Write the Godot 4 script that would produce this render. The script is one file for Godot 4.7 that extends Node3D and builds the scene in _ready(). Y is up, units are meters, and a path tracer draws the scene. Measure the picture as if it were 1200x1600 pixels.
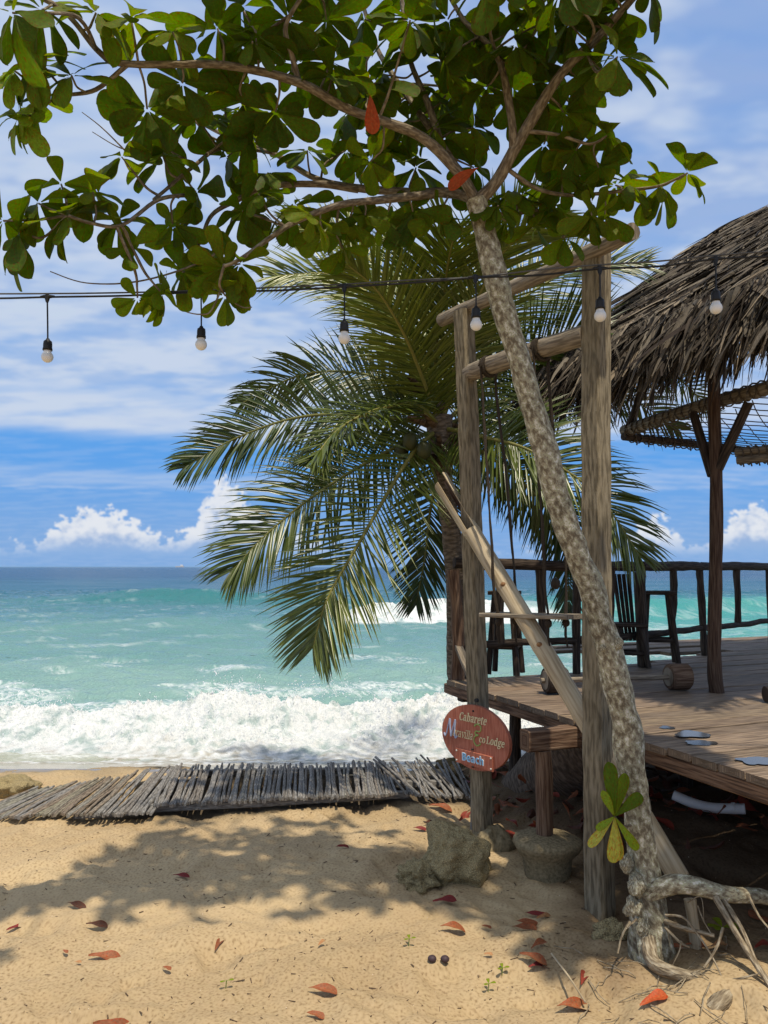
extends Node3D
# A beach with a swing, an almond tree, a coconut palm and a thatched deck by the sea. Metres, y up, the sea lies towards -z.

const SEA := -0.35
const DECK := 0.78
var rng := RandomNumberGenerator.new()
var used := {}
var M := {}
var nz := FastNoiseLite.new()
var nz2 := FastNoiseLite.new()
var ridge := FastNoiseLite.new()

func p3(x: float, y: float, z: float) -> Vector3:
	return Vector3(x, y, z)

# ---------------------------------------------------------------- mesh building
class MB:
	var v := PackedVector3Array()
	var n := PackedVector3Array()
	var uv := PackedVector2Array()
	var c := PackedColorArray()
	var ix := PackedInt32Array()
	var col := Color.WHITE
	var uo := Vector2.ZERO
	var mott := 0.0
	var mn: FastNoiseLite
	func add(p: Vector3, nn: Vector3, u := Vector2.ZERO) -> int:
		v.append(p); n.append(nn); uv.append(u + uo)
		if mott > 0.0:
			var k := 1.0 + mott * mn.get_noise_3d(p.x, p.y, p.z)
			c.append(Color(col.r * k, col.g * k, col.b * k))
		else: c.append(col)
		return v.size() - 1
	func tri(a: int, b: int, d: int) -> void:
		if (v[d] - v[a]).cross(v[b] - v[a]).dot(n[a] + n[b] + n[d]) < 0.0:
			ix.append(a); ix.append(d); ix.append(b)
		else:
			ix.append(a); ix.append(b); ix.append(d)
	func quad(a: int, b: int, d: int, e: int) -> void:
		tri(a, b, d); tri(a, d, e)
	func flat_quad(a: Vector3, b: Vector3, d: Vector3, e: Vector3, out: Vector3, ua := Vector2.ZERO, ub := Vector2(0.1, 0), ud := Vector2(0.1, 0.1), ue := Vector2(0, 0.1)) -> void:
		var nn := (d - a).cross(e - b)
		if nn.length() < 1e-9: nn = (b - a).cross(d - a)
		if nn.length() < 1e-12: return
		nn = nn.normalized()
		if nn.dot(out) < 0.0: nn = -nn
		quad(add(a, nn, ua), add(b, nn, ub), add(d, nn, ud), add(e, nn, ue))
	# rounded tube along a path; radii may vary; ends closed
	func tube(path: Array, radii: Array, sides := 8, wob := 0.0, seed := 0, capped := true) -> void:
		var f := FastNoiseLite.new()
		f.seed = seed; f.frequency = 4.0
		var t0: Vector3 = (path[1] - path[0]).normalized()
		var side := t0.cross(Vector3.UP if absf(t0.y) < 0.9 else Vector3.RIGHT).normalized()
		var rows := []
		var len := 0.0
		for i in path.size():
			var p: Vector3 = path[i]
			var t: Vector3 = (path[mini(i + 1, path.size() - 1)] - path[maxi(i - 1, 0)]).normalized()
			side = (side - t * side.dot(t)).normalized()
			var up := side.cross(t).normalized()
			if i > 0: len += p.distance_to(path[i - 1])
			var r: float = radii[mini(i, radii.size() - 1)]
			var row := []
			for k in sides + 1:
				var a := TAU * k / sides
				var d := side * cos(a) + up * sin(a)
				var rr := r
				if wob > 0.0:
					rr *= 1.0 + wob * f.get_noise_3d(p.x + d.x * 0.12, p.y + d.y * 0.12, p.z + d.z * 0.12) * 2.0
				row.append(add(p + d * rr, d, Vector2(a * maxf(r, 0.004), len)))
			rows.append(row)
		for i in rows.size() - 1:
			for k in sides:
				quad(rows[i][k], rows[i][k + 1], rows[i + 1][k + 1], rows[i + 1][k])
		if capped:
			for e in [0, rows.size() - 1]:
				var out: Vector3 = (path[0] - path[1] if e == 0 else path[-1] - path[-2]).normalized()
				var mid := add(path[e], out, Vector2.ZERO)
				var ring := []
				for k in sides:
					var q: Vector3 = v[rows[e][k]]
					ring.append(add(q, out, Vector2((q - path[e]).x, (q - path[e]).y + (q - path[e]).z)))
				for k in sides: tri(mid, ring[k], ring[(k + 1) % sides])
	# squared timber along a path with chamfered edges, flat faces
	func beam(path: Array, w: float, h: float, up: Vector3, ch := 0.006, jit := 0.0, seed := 1) -> void:
		var r := RandomNumberGenerator.new()
		r.seed = seed
		var prof := [Vector2(-w / 2 + ch, -h / 2), Vector2(w / 2 - ch, -h / 2), Vector2(w / 2, -h / 2 + ch), Vector2(w / 2, h / 2 - ch), Vector2(w / 2 - ch, h / 2), Vector2(-w / 2 + ch, h / 2), Vector2(-w / 2, h / 2 - ch), Vector2(-w / 2, -h / 2 + ch)]
		var rings := []
		var lens := []
		var len := 0.0
		for i in path.size():
			var t: Vector3 = (path[mini(i + 1, path.size() - 1)] - path[maxi(i - 1, 0)]).normalized()
			var sd := t.cross(up).normalized()
			var uu := sd.cross(t).normalized()
			if i > 0: len += (path[i] as Vector3).distance_to(path[i - 1])
			lens.append(len)
			var ring := []
			var off := Vector2(r.randf_range(-jit, jit), r.randf_range(-jit, jit))
			for q in prof:
				var qq: Vector2 = q + off + Vector2(r.randf_range(-jit, jit), r.randf_range(-jit, jit)) * 0.4
				ring.append(path[i] + sd * qq.x + uu * qq.y)
			rings.append(ring)
		for i in rings.size() - 1:
			var mid: Vector3 = (path[i] + path[i + 1]) / 2.0
			var u0 := 0.0
			for k in 8:
				var k2 := (k + 1) % 8
				var u1: float = u0 + (rings[i][k] as Vector3).distance_to(rings[i][k2])
				var out: Vector3 = (rings[i][k] + rings[i][k2] + rings[i + 1][k] + rings[i + 1][k2]) / 4.0 - mid
				flat_quad(rings[i][k], rings[i][k2], rings[i + 1][k2], rings[i + 1][k], out, Vector2(u0, lens[i]), Vector2(u1, lens[i]), Vector2(u1, lens[i + 1]), Vector2(u0, lens[i + 1]))
				u0 = u1
		for e in [0, rings.size() - 1]:
			var out: Vector3 = (path[0] - path[1] if e == 0 else path[-1] - path[-2]).normalized()
			var a := add(path[e], out, Vector2(0, 0))
			var ids := []
			for q in rings[e]: ids.append(add(q, out, Vector2((q - path[e]).length() * 3.0, 0.02)))
			for k in 8: tri(a, ids[k], ids[(k + 1) % 8])
	func lathe(base: Vector3, prof: Array, sides := 16, wob := 0.0, seed := 0) -> void:
		var f := FastNoiseLite.new()
		f.seed = seed; f.frequency = 6.0
		var rows := []
		for i in prof.size():
			var a: Vector2 = prof[maxi(i - 1, 0)]
			var b: Vector2 = prof[mini(i + 1, prof.size() - 1)]
			var nn := Vector2(b.y - a.y, -(b.x - a.x)).normalized()
			var row := []
			for k in sides + 1:
				var an := TAU * k / sides
				var d := Vector3(cos(an), 0, sin(an))
				var q: Vector3 = base + d * prof[i].x + Vector3.UP * prof[i].y
				var w := 1.0
				if wob > 0.0: w += wob * f.get_noise_3d(q.x, q.y, q.z)
				row.append(add(base + d * prof[i].x * w + Vector3.UP * prof[i].y, d * nn.x + Vector3.UP * nn.y, Vector2(an * prof[i].x, prof[i].y)))
			rows.append(row)
		for i in rows.size() - 1:
			for k in sides: quad(rows[i][k], rows[i][k + 1], rows[i + 1][k + 1], rows[i + 1][k])
	# a lump: a sphere whose surface is pushed in and out by noise
	func lump(at: Vector3, size: Vector3, amp: float, freq: float, seed: int, rows := 22, cell := 0.0) -> void:
		var f := FastNoiseLite.new()
		f.seed = seed; f.frequency = freq; f.fractal_octaves = 4
		var g := FastNoiseLite.new()
		g.seed = seed + 5; g.noise_type = FastNoiseLite.TYPE_CELLULAR; g.frequency = freq * 4.0
		var ids := []
		var pts := []
		for i in rows + 1:
			var r := []
			for k in rows * 2:
				var th := PI * i / rows
				var ph := TAU * k / (rows * 2)
				var d := Vector3(sin(th) * cos(ph), cos(th), sin(th) * sin(ph))
				var q := d * size
				var s := 1.0 + amp * f.get_noise_3d(q.x, q.y, q.z) + cell * g.get_noise_3d(q.x, q.y, q.z)
				r.append(at + q * s)
			pts.append(r)
		var w := rows * 2
		for i in rows + 1:
			var r := []
			for k in w:
				var du: Vector3 = pts[i][(k + 1) % w] - pts[i][(k + w - 1) % w]
				var dv: Vector3 = pts[mini(i + 1, rows)][k] - pts[maxi(i - 1, 0)][k]
				var nn := du.cross(dv)
				var out: Vector3 = (pts[i][k] - at)
				if nn.length() < 1e-10 or i == 0 or i == rows: nn = out
				if nn.dot(out) < 0: nn = -nn
				r.append(add(pts[i][k], nn.normalized(), Vector2(k * 0.02, i * 0.02)))
			ids.append(r)
		for i in rows:
			for k in w: quad(ids[i][k], ids[i][(k + 1) % w], ids[i + 1][(k + 1) % w], ids[i + 1][k])
	func mesh() -> ArrayMesh:
		var a := []
		a.resize(Mesh.ARRAY_MAX)
		a[Mesh.ARRAY_VERTEX] = v; a[Mesh.ARRAY_NORMAL] = n; a[Mesh.ARRAY_TEX_UV] = uv; a[Mesh.ARRAY_COLOR] = c; a[Mesh.ARRAY_INDEX] = ix
		var m := ArrayMesh.new()
		m.add_surface_from_arrays(Mesh.PRIMITIVE_TRIANGLES, a)
		return m

func mb() -> MB:
	var m := MB.new()
	m.uo = Vector2(rng.randf() * 3.0, rng.randf() * 5.0)
	return m

func spotted(much: float, freq: float) -> MB:
	var m := mb()
	m.mott = much
	m.mn = FastNoiseLite.new()
	m.mn.seed = 71; m.mn.frequency = freq; m.mn.fractal_octaves = 4
	return m

# a grid of heights: f(x, z) gives a height, g(x, z) a colour
func grid(xs: PackedFloat32Array, zs: PackedFloat32Array, f: Callable, g: Callable) -> ArrayMesh:
	var nx := xs.size()
	var nn := zs.size()
	var v := PackedVector3Array(); var n := PackedVector3Array(); var c := PackedColorArray(); var uv := PackedVector2Array(); var ix := PackedInt32Array()
	v.resize(nx * nn); n.resize(nx * nn); c.resize(nx * nn); uv.resize(nx * nn)
	for j in nn:
		for i in nx:
			v[j * nx + i] = Vector3(xs[i], f.call(xs[i], zs[j]), zs[j])
			uv[j * nx + i] = Vector2(xs[i], zs[j])
			c[j * nx + i] = g.call(xs[i], zs[j])
	for j in nn:
		for i in nx:
			var du := v[j * nx + mini(i + 1, nx - 1)] - v[j * nx + maxi(i - 1, 0)]
			var dv := v[mini(j + 1, nn - 1) * nx + i] - v[maxi(j - 1, 0) * nx + i]
			var m := du.cross(dv).normalized()
			n[j * nx + i] = m if m.y > 0 else -m
	var flip := (zs[1] - zs[0]) * (xs[1] - xs[0]) < 0
	for j in nn - 1:
		for i in nx - 1:
			var a := j * nx + i
			if flip: ix.append_array(PackedInt32Array([a, a + nx, a + 1, a + 1, a + nx, a + nx + 1]))
			else: ix.append_array(PackedInt32Array([a, a + 1, a + nx, a + 1, a + nx + 1, a + nx]))
	var arr := []
	arr.resize(Mesh.ARRAY_MAX)
	arr[Mesh.ARRAY_VERTEX] = v; arr[Mesh.ARRAY_NORMAL] = n; arr[Mesh.ARRAY_TEX_UV] = uv; arr[Mesh.ARRAY_COLOR] = c; arr[Mesh.ARRAY_INDEX] = ix
	var am := ArrayMesh.new()
	am.add_surface_from_arrays(Mesh.PRIMITIVE_TRIANGLES, arr)
	return am

func steps(a: float, b: float, n: int) -> PackedFloat32Array:
	var r := PackedFloat32Array()
	for i in n + 1: r.append(lerpf(a, b, float(i) / n))
	return r

func growing(a: float, b: float, n: int) -> PackedFloat32Array:
	var r := PackedFloat32Array()
	for i in n + 1: r.append(-a * pow(b / a, float(i) / n))
	return r

# ---------------------------------------------------------------- naming and describing
func numbered(called: String) -> String:
	used[called] = used.get(called, 0) + 1
	return called if used[called] == 1 else "%s_%03d" % [called, used[called] - 1]

func tag(o: Node, label: String, category: String, group := "") -> Node:
	o.set_meta("label", label); o.set_meta("category", category)
	if group: o.set_meta("group", group)
	return o

func thing(called: String, label: String, category: String, at := Vector3.ZERO, group := "") -> Node3D:
	var o := Node3D.new()
	o.name = numbered(called); o.position = at
	add_child(o, true)
	tag(o, label, category, group)
	return o

func put(called: String, mesh, mat: Material, parent: Node = null) -> MeshInstance3D:
	var o := MeshInstance3D.new()
	o.mesh = mesh.mesh() if mesh is MB else mesh
	o.material_override = mat
	if parent == null:
		o.name = numbered(called)
		add_child(o, true)
	else:
		var k := 0
		var nm := called
		while parent.has_node(NodePath(nm)):
			k += 1; nm = "%s_%03d" % [called, k]
		if parent.has_meta("count_" + called):
			k = parent.get_meta("count_" + called); nm = "%s_%03d" % [called, k]
		parent.set_meta("count_" + called, k + 1)
		o.name = nm
		parent.add_child(o, true)
		o.position = -origin_of(parent)
	return o

func origin_of(p: Node) -> Vector3:   # parts are built in the scene's metres; their parent's place is taken off
	var s := Vector3.ZERO
	while p is Node3D and p != self:
		s += p.position; p = p.get_parent()
	return s

func struct(called: String, mesh, mat: Material, kind := "structure") -> MeshInstance3D:
	var o := put(called, mesh, mat)
	o.set_meta("kind", kind)
	return o

func copies(called: String, mesh: Mesh, mat: Material, at: Array, parent: Node = null, cols: Array = []) -> MultiMeshInstance3D:
	var mm := MultiMesh.new()
	mm.transform_format = MultiMesh.TRANSFORM_3D
	mm.use_colors = not cols.is_empty()
	mm.mesh = mesh
	mm.instance_count = at.size()
	for i in at.size():
		mm.set_instance_transform(i, at[i])
		if mm.use_colors: mm.set_instance_color(i, cols[i])
	var o := MultiMeshInstance3D.new()
	o.multimesh = mm; o.material_override = mat
	o.set_meta("kind", "stuff")
	o.name = numbered(called) if parent == null else called
	(self if parent == null else parent).add_child(o, true)
	if parent: o.position = -origin_of(parent)
	return o

# ---------------------------------------------------------------- materials
func lin(r: float, g: float, b: float) -> Color:
	return Color(r, g, b).linear_to_srgb()

func ramp_noise(freq: float, oct: int, stops: Array, seed: int, size := 512, kind := FastNoiseLite.TYPE_SIMPLEX_SMOOTH) -> NoiseTexture2D:
	var f := FastNoiseLite.new()
	f.noise_type = kind; f.seed = seed; f.frequency = freq; f.fractal_octaves = oct
	var g := Gradient.new()
	g.offsets = PackedFloat32Array(); g.colors = PackedColorArray()
	var off := PackedFloat32Array(); var col := PackedColorArray()
	for s in stops:
		off.append(s[0]); col.append(s[1])
	g.offsets = off; g.colors = col
	var t := NoiseTexture2D.new()
	t.width = size; t.height = size; t.seamless = true; t.noise = f; t.color_ramp = g
	return t

func grey_noise(freq: float, oct: int, seed: int, size := 512, kind := FastNoiseLite.TYPE_SIMPLEX_SMOOTH) -> NoiseTexture2D:
	return ramp_noise(freq, oct, [[0.0, Color.BLACK], [1.0, Color.WHITE]], seed, size, kind)

func mat(called: String, tex: Texture2D, rough: float, uvs := Vector3.ONE, bump: Texture2D = null, cm := 0.5, spec := 0.3) -> StandardMaterial3D:
	var m := StandardMaterial3D.new()
	m.resource_name = called
	if tex: m.albedo_texture = tex
	m.roughness = rough; m.uv1_scale = uvs; m.metallic_specular = spec
	m.vertex_color_use_as_albedo = true
	if bump:
		m.heightmap_enabled = true; m.heightmap_texture = bump; m.heightmap_scale = cm
	return m

func wood(called: String, a: Color, b: Color, c: Color, seed: int, rough := 0.8, along := 0.5, across := 5.0, cm := 0.25) -> StandardMaterial3D:
	var stops := [[0.0, a], [0.32, a.lerp(b, 0.5)], [0.5, b], [0.62, b.lerp(c, 0.4)], [1.0, c]]
	return mat(called, ramp_noise(0.022, 5, stops, seed), rough, Vector3(across, along, 1), M.grey, cm)

func plain(called: String, col: Color, rough := 0.7, spec := 0.4) -> StandardMaterial3D:
	var m := StandardMaterial3D.new()
	m.resource_name = called; m.albedo_color = col; m.roughness = rough; m.metallic_specular = spec
	m.vertex_color_use_as_albedo = true
	return m

func leaf_mat(called: String, base: Color, vein: Color, back: Color, seed: int, rough := 0.55) -> StandardMaterial3D:
	var im := Image.create(128, 256, false, Image.FORMAT_RGB8)
	var f := FastNoiseLite.new()
	f.seed = seed; f.frequency = 0.02; f.fractal_octaves = 4
	for y in 256:
		for x in 128:
			var u := absf(x - 63.5) / 64.0
			var k := fposmod(y / 256.0 * 9.0 - u * 2.2 + f.get_noise_2d(x, y) * 0.15, 1.0)
			var w := clampf(1.0 - u / 0.045, 0, 1) + 0.55 * clampf(1.0 - absf(k - 0.5) / 0.06, 0, 1) * (1.0 - u * 0.6)
			var col := base.lerp(vein, clampf(w, 0, 1) * 0.7)
			var s := 1.0 + f.get_noise_2d(x * 1.5, y * 1.5) * 0.16
			col = Color(col.r * s, col.g * s, col.b * s)
			var spot := f.get_noise_2d(x * 3.0 + 700.0, y * 1.6)
			var burn := smoothstep(0.30, 0.36, spot) * 0.8 + smoothstep(0.82, 1.0, u + f.get_noise_2d(x * 2.0, y * 2.0 + 400.0) * 0.5) * 0.45
			col = col.lerp(Color(col.r * 0.9 + 0.12, col.g * 0.55 + 0.05, col.b * 0.5), clampf(burn, 0, 0.85))
			im.set_pixel(x, y, col)
	var m := mat(called, ImageTexture.create_from_image(im), rough, Vector3.ONE, null, 0, 0.3)
	m.backlight_enabled = true; m.backlight = back
	return m

func materials() -> void:
	M.grey = grey_noise(0.03, 6, 3)
	M.fine = grey_noise(0.12, 4, 5)
	var cell := grey_noise(0.05, 3, 8, 512, FastNoiseLite.TYPE_CELLULAR)
	M.post = wood("weathered timber", lin(0.10, 0.082, 0.055), lin(0.215, 0.18, 0.12), lin(0.3, 0.255, 0.18), 11, 0.85, 0.6, 4.0, 0.3)
	M.log = wood("peeled log", lin(0.12, 0.098, 0.075), lin(0.24, 0.2, 0.15), lin(0.34, 0.29, 0.225), 12, 0.85, 0.5, 5.0, 0.3)
	M.darklog = wood("dark stained wood", lin(0.018, 0.013, 0.01), lin(0.05, 0.036, 0.027), lin(0.10, 0.075, 0.055), 13, 0.7, 0.5, 5.0, 0.3)
	M.redpost = wood("red brown post", lin(0.06, 0.032, 0.02), lin(0.14, 0.085, 0.055), lin(0.22, 0.15, 0.1), 14, 0.8, 0.4, 5.0, 0.3)
	M.plank = wood("deck planks", lin(0.10, 0.072, 0.052), lin(0.225, 0.167, 0.118), lin(0.36, 0.275, 0.195), 15, 0.65, 0.35, 6.0, 0.25)
	M.fascia = wood("deck edge board", lin(0.05, 0.03, 0.02), lin(0.16, 0.095, 0.06), lin(0.27, 0.175, 0.115), 16, 0.75, 0.3, 5.0, 0.3)
	M.stick = wood("grey drift sticks", lin(0.09, 0.085, 0.08), lin(0.21, 0.2, 0.185), lin(0.34, 0.325, 0.3), 17, 0.9, 1.2, 9.0, 0.2)
	M.bamboo = wood("dry bamboo", lin(0.28, 0.21, 0.125), lin(0.43, 0.35, 0.23), lin(0.52, 0.44, 0.31), 18, 0.5, 0.25, 4.0, 0.06)
	M.split = wood("split bamboo inside", lin(0.13, 0.06, 0.025), lin(0.24, 0.125, 0.055), lin(0.36, 0.22, 0.11), 19, 0.7, 0.5, 6.0, 0.15)
	var bark := ramp_noise(0.016, 7, [[0.0, lin(0.10, 0.08, 0.055)], [0.34, lin(0.19, 0.16, 0.11)], [0.45, lin(0.29, 0.26, 0.185)], [0.55, lin(0.38, 0.35, 0.26)], [0.62, lin(0.31, 0.31, 0.18)], [0.70, lin(0.56, 0.53, 0.44)], [1.0, lin(0.7, 0.67, 0.6)]], 21)
	(bark.noise as FastNoiseLite).fractal_gain = 0.66
	M.bark = mat("lichen spotted bark", bark, 0.9, Vector3(3.4, 2.4, 1), M.fine, 0.15)
	M.twig = wood("grey brown twig bark", lin(0.1, 0.075, 0.05), lin(0.2, 0.16, 0.11), lin(0.33, 0.28, 0.2), 22, 0.9, 2.0, 6.0, 0.3)
	M.root = wood("pale exposed root", lin(0.12, 0.09, 0.06), lin(0.28, 0.225, 0.15), lin(0.46, 0.4, 0.3), 23, 0.9, 1.5, 6.0, 0.5)
	M.palmtrunk = wood("palm trunk", lin(0.07, 0.055, 0.04), lin(0.15, 0.12, 0.09), lin(0.26, 0.21, 0.16), 24, 0.9, 3.0, 1.0, 0.8)
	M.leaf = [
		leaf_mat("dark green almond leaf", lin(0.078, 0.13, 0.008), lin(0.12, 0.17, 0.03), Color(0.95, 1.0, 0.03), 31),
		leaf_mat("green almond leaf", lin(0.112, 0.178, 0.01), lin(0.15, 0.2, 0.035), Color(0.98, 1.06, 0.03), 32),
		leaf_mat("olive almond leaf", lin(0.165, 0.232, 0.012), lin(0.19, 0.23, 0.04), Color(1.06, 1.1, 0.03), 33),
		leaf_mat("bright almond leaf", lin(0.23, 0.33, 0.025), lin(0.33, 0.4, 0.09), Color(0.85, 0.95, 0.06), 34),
		leaf_mat("yellowing almond leaf", lin(0.42, 0.43, 0.07), lin(0.55, 0.5, 0.18), Color(0.7, 0.7, 0.15), 35),
		leaf_mat("reddening almond leaf", lin(0.42, 0.085, 0.02), lin(0.5, 0.2, 0.06), Color(0.8, 0.3, 0.1), 36),
	]
	M.dry = [
		leaf_mat("fallen red leaf", lin(0.2, 0.04, 0.026), lin(0.3, 0.1, 0.05), Color(0.2, 0.06, 0.03), 37, 0.55),
		leaf_mat("fallen orange leaf", lin(0.25, 0.09, 0.04), lin(0.4, 0.2, 0.08), Color(0.2, 0.08, 0.03), 38, 0.55),
		leaf_mat("fallen brown leaf", lin(0.2, 0.075, 0.035), lin(0.28, 0.14, 0.07), Color(0.1, 0.05, 0.03), 39, 0.7),
		leaf_mat("fallen wine leaf", lin(0.17, 0.028, 0.028), lin(0.25, 0.07, 0.05), Color(0.1, 0.03, 0.03), 40, 0.55),
		leaf_mat("fallen dark leaf", lin(0.075, 0.035, 0.024), lin(0.12, 0.07, 0.04), Color(0.05, 0.03, 0.02), 41, 0.75),
		leaf_mat("fallen pale leaf", lin(0.36, 0.2, 0.09), lin(0.4, 0.26, 0.14), Color(0.15, 0.1, 0.05), 42, 0.7),
		leaf_mat("fallen bright leaf", lin(0.38, 0.08, 0.025), lin(0.42, 0.17, 0.07), Color(0.3, 0.1, 0.03), 43, 0.5),
	]
	M.frond = mat("palm leaflet", ramp_noise(0.03, 3, [[0.0, Color(0.75, 0.75, 0.75)], [1.0, Color.WHITE]], 43, 128), 0.32, Vector3.ONE, null, 0, 0.5)
	M.frond.backlight_enabled = true; M.frond.backlight = Color(0.5, 0.56, 0.06)
	M.rachis = plain("palm leaf stalk", Color.WHITE, 0.5)
	M.thatch = mat("dry palm thatch", ramp_noise(0.05, 4, [[0.0, Color(0.55, 0.55, 0.55)], [1.0, Color.WHITE]], 44, 256), 0.85, Vector3(10, 2, 1))
	var sand := ramp_noise(0.22, 4, [[0.0, Color(0.55, 0.50, 0.45)], [0.26, Color(0.84, 0.82, 0.80)], [0.45, Color(0.95, 0.94, 0.93)], [1.0, Color(1, 1, 1)]], 45, 2048)
	M.sand = mat("beach sand", sand, 0.95, Vector3(0.12, 0.12, 1), grey_noise(0.3, 4, 46, 2048), 0.28, 0.2)
	M.water = mat("sea water", null, 0.18, Vector3(0.45, 0.45, 1), grey_noise(0.025, 4, 47, 1024), 3.0, 0.3)
	M.far = mat("far sea water", null, 0.22, Vector3(0.08, 0.08, 1), grey_noise(0.025, 6, 48, 1024), 30.0, 0.26)
	M.foam = mat("sea foam", ramp_noise(0.06, 5, [[0.0, Color(0.82, 0.85, 0.86)], [0.45, Color(0.97, 0.98, 0.98)], [1.0, Color.WHITE]], 49, 512), 0.75, Vector3(1.3, 1.3, 1), M.fine, 1.6, 0.2)
	M.foam.backlight_enabled = true; M.foam.backlight = Color(0.5, 0.52, 0.52)
	M.wet = plain("wet sand", Color.WHITE, 0.16, 0.5)
	M.drop = plain("water drop", lin(0.95, 0.96, 0.97), 0.4)
	M.drop.backlight_enabled = true; M.drop.backlight = Color(1, 1, 1)
	M.rock = mat("coral rock", ramp_noise(0.06, 5, [[0.0, lin(0.07, 0.055, 0.04)], [0.4, lin(0.24, 0.19, 0.10)], [0.55, lin(0.42, 0.33, 0.16)], [1.0, lin(0.58, 0.5, 0.34)]], 50), 0.95, Vector3(5, 5, 5), cell, 1.2)
	M.rock.uv1_triplanar = true
	M.concrete = mat("stained concrete", ramp_noise(0.03, 5, [[0.0, lin(0.11, 0.09, 0.05)], [0.5, lin(0.27, 0.215, 0.125)], [1.0, lin(0.42, 0.34, 0.21)]], 51), 0.95, Vector3(3, 3, 3), M.fine, 0.7)
	M.concrete.uv1_triplanar = true
	M.black = plain("black rubber", lin(0.015, 0.015, 0.016), 0.5)
	M.wire = plain("grey support wire", lin(0.09, 0.088, 0.085), 0.6)
	M.bulb = plain("frosted white bulb", lin(0.74, 0.74, 0.73), 0.3)
	M.rope = wood("old rope", lin(0.07, 0.05, 0.035), lin(0.16, 0.125, 0.09), lin(0.26, 0.21, 0.15), 52, 0.95, 20.0, 60.0, 0.3)
	M.darkrope = wood("dark rope", lin(0.025, 0.02, 0.016), lin(0.07, 0.055, 0.042), lin(0.12, 0.095, 0.07), 53, 0.95, 20.0, 60.0, 0.3)
	M.netrope = wood("net rope", lin(0.05, 0.042, 0.035), lin(0.14, 0.115, 0.09), lin(0.24, 0.2, 0.15), 54, 0.95, 20.0, 60.0, 0.2)
	M.sign = wood("red painted board", lin(0.30, 0.09, 0.055), lin(0.43, 0.14, 0.088), lin(0.48, 0.2, 0.13), 55, 0.55, 7.0, 0.7, 0.08)
	M.pvc = plain("white plastic pipe", lin(0.72, 0.73, 0.74), 0.35)
	M.nail = plain("nail head", lin(0.5, 0.48, 0.45), 0.4)

# ---------------------------------------------------------------- sky
func cumulus(az: float, el: float) -> Vector2:   # degrees; x how solid, y how lit
	var h := 0.7 + 2.2 * maxf(0.0, nz2.get_noise_2d(az * 2.6, 40.0) + 0.12)
	h += 2.9 * exp(-pow((az + 21.3) / 2.6, 4.0)) + 1.1 * exp(-pow((az + 18.0) / 2.0, 2.0))
	h += 5.0 * exp(-pow((az + 11.6) / 2.7, 2.0)) + 1.8 * exp(-pow((az + 8.0) / 5.0, 2.0))
	h += 2.4 * exp(-pow((az - 19.5) / 1.7, 2.0)) + 2.9 * exp(-pow((az - 25.5) / 2.4, 2.0)) + 1.6 * exp(-pow((az - 35.0) / 9.0, 2.0))
	var lumps := nz.get_noise_2d(az * 18.0, el * 24.0) * 1.15 + nz2.get_noise_2d(az * 46.0, el * 56.0) * 0.5
	var d := h * (0.9 + 0.16 * nz2.get_noise_2d(az * 8.0, 9.0)) - el + lumps
	var solid := smoothstep(-0.05, 0.4, d) * smoothstep(0.2, 1.4, el + lumps * 0.3)
	var puff := nz.get_noise_2d(az * 11.0 + 60.0, el * 15.0) * 0.9 + nz2.get_noise_2d(az * 34.0, el * 42.0 + 20.0) * 0.5
	var lit := clampf(0.98 + 0.6 * puff - 0.85 * (1.0 - smoothstep(0.15, 0.62, el / maxf(h, 0.3))) - 0.12 * clampf(d, 0.0, 2.0), 0.0, 1.0)
	return Vector2(solid, lit)

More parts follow.
